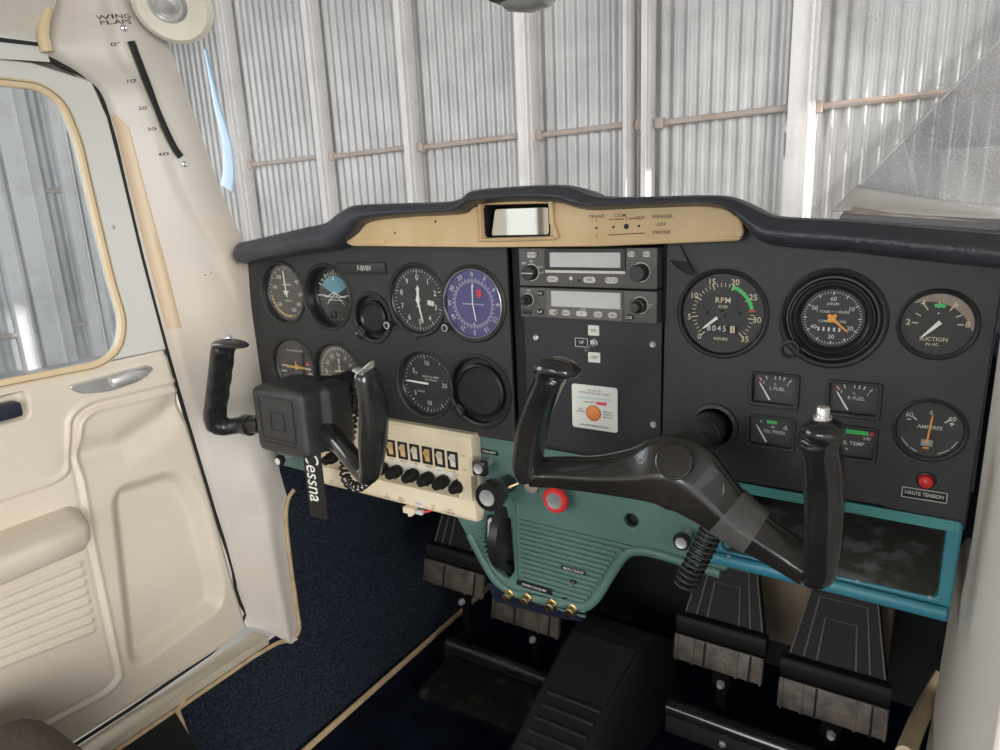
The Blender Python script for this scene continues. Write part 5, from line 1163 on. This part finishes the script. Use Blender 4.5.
# coiled cords
def coil(pts, R_, r_, turns, name, lb):
    P = catmull(pts, 40); L_ = [0]
    for a, b in zip(P[:-1], P[1:]): L_.append(L_[-1]+(b-a).length)
    N_ = turns*14; Q = []; prev = Vector((1, 0, 0))
    for i in range(N_+1):
        d = L_[-1]*i/N_; k = max(j for j in range(len(L_)) if L_[j] <= d+1e-9); k = min(k, len(P)-2)
        f_ = (d-L_[k])/max(1e-9, L_[k+1]-L_[k]); c = P[k].lerp(P[k+1], f_); t = (P[k+1]-P[k]).normalized()
        prev = (prev-t*prev.dot(t)).normalized(); B_ = t.cross(prev); an = 2*math.pi*i/14
        Q.append(c+(prev*math.cos(an)+B_*math.sin(an))*R_)
    m = M(); m.sweep(Q, (r_, r_), n=7, up=(.3, .2, .9)); tag(m.build(name, GLOSSBLK), lb, 'cord', 'coiled black cords under the yokes')
coil([PY(715, 520, -.085), PY(710, 534, -.085), PY(699, 556, -.088), PY(688, 578, -.090), PY(684, 586, -.09)], .0090, .0020, 13, 'coiled_cord', 'thick black coiled cord hanging under the hub of the right yoke')
coil([PY(356, 385, -.05), PY(353, 415, -.05), PY(350, 440, -.06), PY(345, 462, -.075), PY(346, 478, -.085), PY(355, 487, -.09), PY(366, 482, -.09), PY(372, 472, -.09)], .0055, .0017, 26, 'coiled_cord', 'thin black coiled cord looping under the right grip of the pilot yoke')

# ================================================================== PEDALS, TUNNEL, FOOTWELL DETAILS
def pedal(cx_, wt, wb, y_, ztop_, zmid, zlow, label, tilt=.35, metal=WORNMET):
    t = thing('rudder_pedal', (cx_, y_, zlow), label, 'pedal', 'rudder pedals in the footwell')
    m = M(); dy = (ztop_-zmid)*tilt; T_ = .012
    v = [(cx_-wt/2, y_+dy, ztop_), (cx_+wt/2, y_+dy, ztop_), (cx_+wb/2, y_, zmid), (cx_-wb/2, y_, zmid)]
    m.faces(v+[(a, b+T_, c) for a, b, c in v], [(0, 1, 2, 3), (4, 7, 6, 5), (0, 4, 5, 1), (1, 5, 6, 2), (2, 6, 7, 3), (3, 7, 4, 0)]); m.build('toe_plate', RUBBER, t, smooth=False)
    def onp(s_, h):   # s_ -1..1, h 0..1 (bottom..top)
        wdt = (wb+(wt-wb)*h)/2; return Vector((cx_+s_*wdt, y_+dy*h-.0006, zmid+(ztop_-zmid)*h))
    m = M()
    for (s_, h) in ((.97, .985), (.68, .82), (.40, .60)):
        m.sweep([onp(-s_, .12), onp(-s_*1.0, h), onp(s_, h), onp(s_, .12)], (.0013, .0015), n=6, up=(0, 1, 0))
    m.build('raised_lines', mat('worn_rubber_edge', (.09, .082, .075), .5), t)
    m = M(); m.sweep([(cx_-wb/2-.004, y_-.004, zmid-.002), (cx_+wb/2+.004, y_-.004, zmid-.002)], (.015, .010), n=14, pw=3, up=(0, 1, 0)); m.build('heel_roll', RUBBER, t)
    m = M(); hh = zmid-.012-zlow; wl = wb+.008
    m.box((cx_, y_-.020, zlow+hh/2), (wl, .008, hh), .002, rot=Matrix.Rotation(-.25, 3, 'X')); fp_ = m.build('foot_bar', metal, t)
    for s_ in (-.46, -.27, -.14, .22, .36, .48):
        m = M(); m.box((cx_+s_*wl, y_-.0245, zlow+hh/2), (.0028, .003, hh*.98), .0006, rot=Matrix.Rotation(-.25, 3, 'X')); m.build('foot_rib', RUBBER if s_ in (-.14, .36) else metal, fp_)
    m = M(); m.box((cx_, y_+.012, (zlow+FZ)/2+.01), (.016, .010, zlow-FZ+.02), .003); m.box((cx_, y_+.006, zlow-.03), (.026, .010, .03), .003); m.build('arm', mat('pit_black', (.003, .003, .003), .8, spec=.1), t)
    m = M(); m.lathe((cx_+.002, y_-.002, zlow-.035), [(.006, 0), (.006, .004), (.004, .008)], 6, cap1=True); m.build('bolt', ALU, t)
pedal(-.0625, .074, .118, .20, .452, .343, .292, 'rightmost black rudder pedal with nested outlines and a worn ribbed foot bar')
pedal(-.2050, .068, .112, .20, .462, .362, .314, 'black rudder pedal under the left end of the blue shelf, beside the rightmost one')
pedal(-.5090, .074, .118, .20, .430, .338, .282, 'rudder pedal right behind the brass jacks, only its ribbed foot bar showing')
pedal(-.6500, .074, .118, .20, .470, .362, .310, 'leftmost rudder pedal in the shadow beside the side carpet')
# pedal torque tubes
tA = PZ(668, 706, .23)
for (xa_, xb_, yv, zv, lb) in ((tA.x, .00, tA.y, .23, 'black rudder torque tube crossing the floor below the right pedals'), (-.68, -.46, .19, .185, 'black rudder bar crossing the floor below the left pedals')):
    t = thing('torque_tube', ((xa_+xb_)/2, yv, zv), lb, 'tube')
    m = M(); m.sweep([(xa_, yv, zv), (xb_, yv, zv)], (.012, .012), up=(0, 0, 1), n=18); m.build('tube', GLOSSBLK, t)
    m = M(); m.box(((xa_+xb_)/2-.02, yv-.004, zv-.022), (abs(xb_-xa_)*.86, .01, .03), .003); m.build('cover', MATBLK, t)
    for f_ in (.3, .85):
        m = M(); m.lathe((xa_+(xb_-xa_)*f_, yv-.010, zv-.02), [(.005, 0), (.005, .003), (.003, .005)], 6, cap1=True); m.build('bolt', ALU, t)
TUNNELP = mat('charcoal_tunnel_plastic', (.020, .020, .021), .5, bump=.15, bscale=400)
# floor tunnel cover
tn = thing('tunnel_cover', (-.375, .10, FZ), 'black plastic tunnel cover with cross ribs rising between the pedals', 'cover')
def tl(f_): # along the tunnel 0 front .. 1 rear
    y = .20-.42*f_; z = .292-.20*f_*.62; hw = .057-.020*f_; cx_ = -.377-.004*f_; return y, z, hw, cx_
m = M(); rows = []
for i in range(13):
    y, z, hw, cx_ = tl(i/12); rows.append([m.bm.verts.new(q) for q in ((cx_-hw-.022, y, FZ-.002), (cx_-hw-.010, y, max(FZ+.003, z-.016)), (cx_-hw, y, z), (cx_+hw, y, z), (cx_+hw+.010, y, max(FZ+.003, z-.016)), (cx_+hw+.022, y, FZ-.002))])
for a, b in zip(rows[:-1], rows[1:]):
    for k in range(5): m.bm.faces.new((a[k], a[k+1], b[k+1], b[k]))
y, z, hw, cx_ = tl(0); fr2 = [m.bm.verts.new(q) for q in ((cx_-hw-.03, y+.10, FZ), (cx_-hw-.015, y+.10, z-.04), (cx_-hw-.008, y+.06, z-.012), (cx_+hw+.008, y+.06, z-.012), (cx_+hw+.015, y+.10, z-.04), (cx_+hw+.03, y+.10, FZ))]
for k in range(5): m.bm.faces.new((rows[0][k], fr2[k], fr2[k+1], rows[0][k+1]))
m.build('shell', TUNNELP, tn, ang=30)
m = M()
y, z, hw, cx_ = tl(.0); y2, z2, hw2, cx2 = tl(.24)
for k in range(9):
    f_ = .27+k*.048; y, z, hw, cx_ = tl(f_); m = M(); m.sweep([(cx_-hw*.8, y, z+.001), (cx_+hw*.8, y, z+.001)], (.0032, .0028), up=(0, 0, 1), n=8); m.build('cross_rib', TUNNELP, tn)
m = M(); a_ = tl(.02); b_ = tl(.25); m.faces([(a_[3]-a_[2]*.9, a_[0], a_[1]+.003), (a_[3]+a_[2]*.9, a_[0], a_[1]+.003), (b_[3]+b_[2]*.85, b_[0], b_[1]+.003), (b_[3]-b_[2]*.85, b_[0], b_[1]+.003)], [(0, 3, 2, 1)]); o = m.build('raised_pad', TUNNELP, tn, smooth=False); k = o.modifiers.new('s', 'SOLIDIFY'); k.thickness = .003
# brownish box behind right pedals
m = M(); m.box((-.115, .36, .40), (.22, .10, .22), .01); tag(m.build('heater_box', BROWN), 'dull brown metal box on the firewall behind the right pedals', 'box')
# heel plate under left pedals
m = M(); m.box((-.56, .14, FZ+.012), (.22, .11, .014), .004, rot=Matrix.Rotation(.12, 3, 'X')); tag(m.build('heel_plate', mat('scuffed_black_metal', (.012, .012, .012), .35, c2=(.10, .085, .06), scale=30, detail=9, lo=.6, hi=.75)), 'scuffed black metal plate on the floor under the left pedals', 'plate')

# ================================================================== SMALL THINGS ON THE POST, SEAT, COMPASS, VENT
fl = thing('flap_indicator', (-.85, -.09, 1.05), 'wing flaps indicator slot with tick marks on the left windshield pillar', 'indicator')
def post_x(y, z):
    ya = post_aft(z); yb_ = interp(B, z); t = (y-ya)/(yb_-ya); x = XD+.004+(-.852-XD-.004)*sm(t*1.1)+.006*math.sin(math.pi*t)
    s0 = .42+.35*sm((1.02-z)/.25); return x+.009*sm((t-s0)/.10)*sm((z-.80)/.12)-.008*sm((.12-t)/.12)
def onpost(u, v, off=.001):
    x = -.86
    for _ in range(8): p = PX(u, v, x); x = .5*x+.5*(post_x(p.y, p.z)+off)
    return PX(u, v, x)
sl_px = [(131, 41), (142, 70), (153, 98), (164, 126), (174, 147), (181, 157)]
m = M(); m.sweep(catmull([onpost(u, v, .0030) for u, v in sl_px], 5), (.0048, .0010), up=(1, 0, 0), n=10); m.build('slot', MATBLK, fl)
for du in (-5.5, 5.5):
    m = M(); m.sweep(catmull([onpost(u+du, v-du*.25, .0022) for u, v in sl_px], 5), (.0016, .0016), up=(1, 0, 0), n=8); m.build('slot_rim', POSTM, fl)
def post_text(mm, s, u, v, sz):
    p = onpost(u, v, .0035); me_ = text_mesh(s); ta = onpost(u+6, v, 0)-onpost(u, v, 0)
    # face +x: text x -> +y, text y -> +z
    mt = Matrix.Translation(p)@Matrix(((0, 0, 1, 0), (1, 0, 0, 0), (0, 1, 0, 0), (0, 0, 0, 1)))@Matrix.Rotation(.10, 4, 'Z')@Matrix.Diagonal((sz*1.6, sz, 1, 1))
    b_ = bmesh.new(); b_.from_mesh(me_); b_.transform(mt)
    for v_ in b_.verts: v_.co.x = post_x(v_.co.y, v_.co.z)+.0014
    mm.merge(b_)
m = M(); post_text(m, 'WING', 117, 16, .0068); post_text(m, 'FLAPS', 119, 21.5, .0068); m.build('lettering', INK, fl, smooth=False, recalc=False)
m = M()
for s, u, v in (('0°', 119, 44), ('10°', 135, 81), ('20°', 147, 108), ('30°', 156, 129), ('40°', 168, 154)): post_text(m, s, u-2, v, .0056)
m.build('scale_marks', INK, fl, smooth=False, recalc=False)
for (u, v) in ((124, 28), (184.5, 164)):
    p = onpost(u, v, 0); m = M(); m.lathe(p, [(.0042, 0), (.0040, .001), (.002, .0022), (.0005, .0012)], 18, (1, 0, 0), cap1=True); m.build('screw', ALU, fl)
for (u, v, r_) in ((111, 126, .0022), (161, 327, .0025), (205, 275, .0009), (211, 273, .0009)):
    p = onpost(u, v, 0); m = M(); m.lathe(p, [(r_, 0), (r_*.7, .0012)], 16, (1, 0, 0), cap1=True)
    if r_ > .002: tag(m.build('screw', ALU), 'small screw high beside the top of the door edge' if v < 200 else 'small screw in the left post above the pilot yoke grip', 'screw')
    else: tag(m.build('plug', INK), 'tiny black dot on the left post, %s one of the close pair' % ('left' if u < 208 else 'right'), 'plug')
p = onpost(122, 192, .0); m = M(); m.box(p+Vector((.001, 0, 0)), (.004, .006, .022), .001); m.lathe(p+Vector((.002, 0, 0)), [(.002, 0), (.0015, .002)], 12, (1, 0, 0), cap1=True); tag(m.build('door_hinge', mat('hinge_grey', (.12, .11, .10), .5)), 'small dark hinge bracket in the gap between door and post', 'hinge')
# seat corner
seat = thing('seat_cushion', (-.62, -.62, .20), 'brown grey ribbed seat cushion corner at the bottom left', 'seat')
c_ = PZ(48, 728, .44)
m = M(); m.box((c_.x+.17, c_.y-.238, .367), (.46, .50, .17), .05, seg=5); o = m.build('cushion', SEATM, seat)
for k in range(16):
    x = c_.x-.02+k*.026; m = M(); m.sweep([(x, c_.y-.46, .4525), (x, c_.y-.053, .4525), (x, c_.y-.008, .440)], (.004, .002), up=(0, 0, 1), n=8); m.build('rib', SEATM, seat)
m = M(); m.box((c_.x+.20, c_.y-.27, .22), (.40, .44, .08), .01); m.build('base', MATBLK, seat)
# air vent at windshield corner
c_ = PX(176, -4, -.80)
t = thing('cabin_air_vent', c_, 'cream round cabin air vent at the top of the left windshield pillar', 'vent')
ax_ = Vector((.45, -.55, -.55)).normalized()
m = M(); m.lathe(c_-ax_*.03, [(.036, 0), (.041, .02), (.046, .045), (.045, .056), (.038, .061), (.028, .058)], 48, ax_, cap0=True, cap1=True); m.build('housing', CREAMW, t)
m = M(); cc = c_+ax_*.028+Vector((-.006, 0, .006)); m.lathe(cc, [(.024, 0), (.023, .006), (.018, .009), (.015, .006), (.013, .010), (.009, .014), (.003, .015)], 40, ax_, cap1=True); m.build('pull_disc', ALU, t)
# compass
c_ = PY(527, -14, -.05)
t = thing('magnetic_compass', c_, 'bottom of a dark and silver compass hanging at the top centre of the windshield', 'compass')
m = M(); m.sweep([c_+Vector((-.028, 0, .004)), c_+Vector((-.018, 0, 0)), c_+Vector((0, 0, 0)), c_+Vector((.018, 0, 0)), c_+Vector((.030, 0, .004))], [(.010, .012), (.018, .022), (.022, .025), (.020, .022), (.010, .012)], n=20, up=(0, 1, 0)); m.build('bowl', ALU, t)
m = M(); m.box(c_+Vector((-.014, -.012, .003)), (.03, .03, .032), .006); m.build('case', BLACKPL, t)
m = M(); m.sweep([c_+Vector((0, 0, .02)), c_+Vector((0, -.04, .15)), Vector((c_.x, -.10, 1.315))], (.005, .005), up=(1, 0, 0), n=10); m.build('stem', BLACKPL, t)
# solid curved strip standing in for a pale blue reflection at the windshield
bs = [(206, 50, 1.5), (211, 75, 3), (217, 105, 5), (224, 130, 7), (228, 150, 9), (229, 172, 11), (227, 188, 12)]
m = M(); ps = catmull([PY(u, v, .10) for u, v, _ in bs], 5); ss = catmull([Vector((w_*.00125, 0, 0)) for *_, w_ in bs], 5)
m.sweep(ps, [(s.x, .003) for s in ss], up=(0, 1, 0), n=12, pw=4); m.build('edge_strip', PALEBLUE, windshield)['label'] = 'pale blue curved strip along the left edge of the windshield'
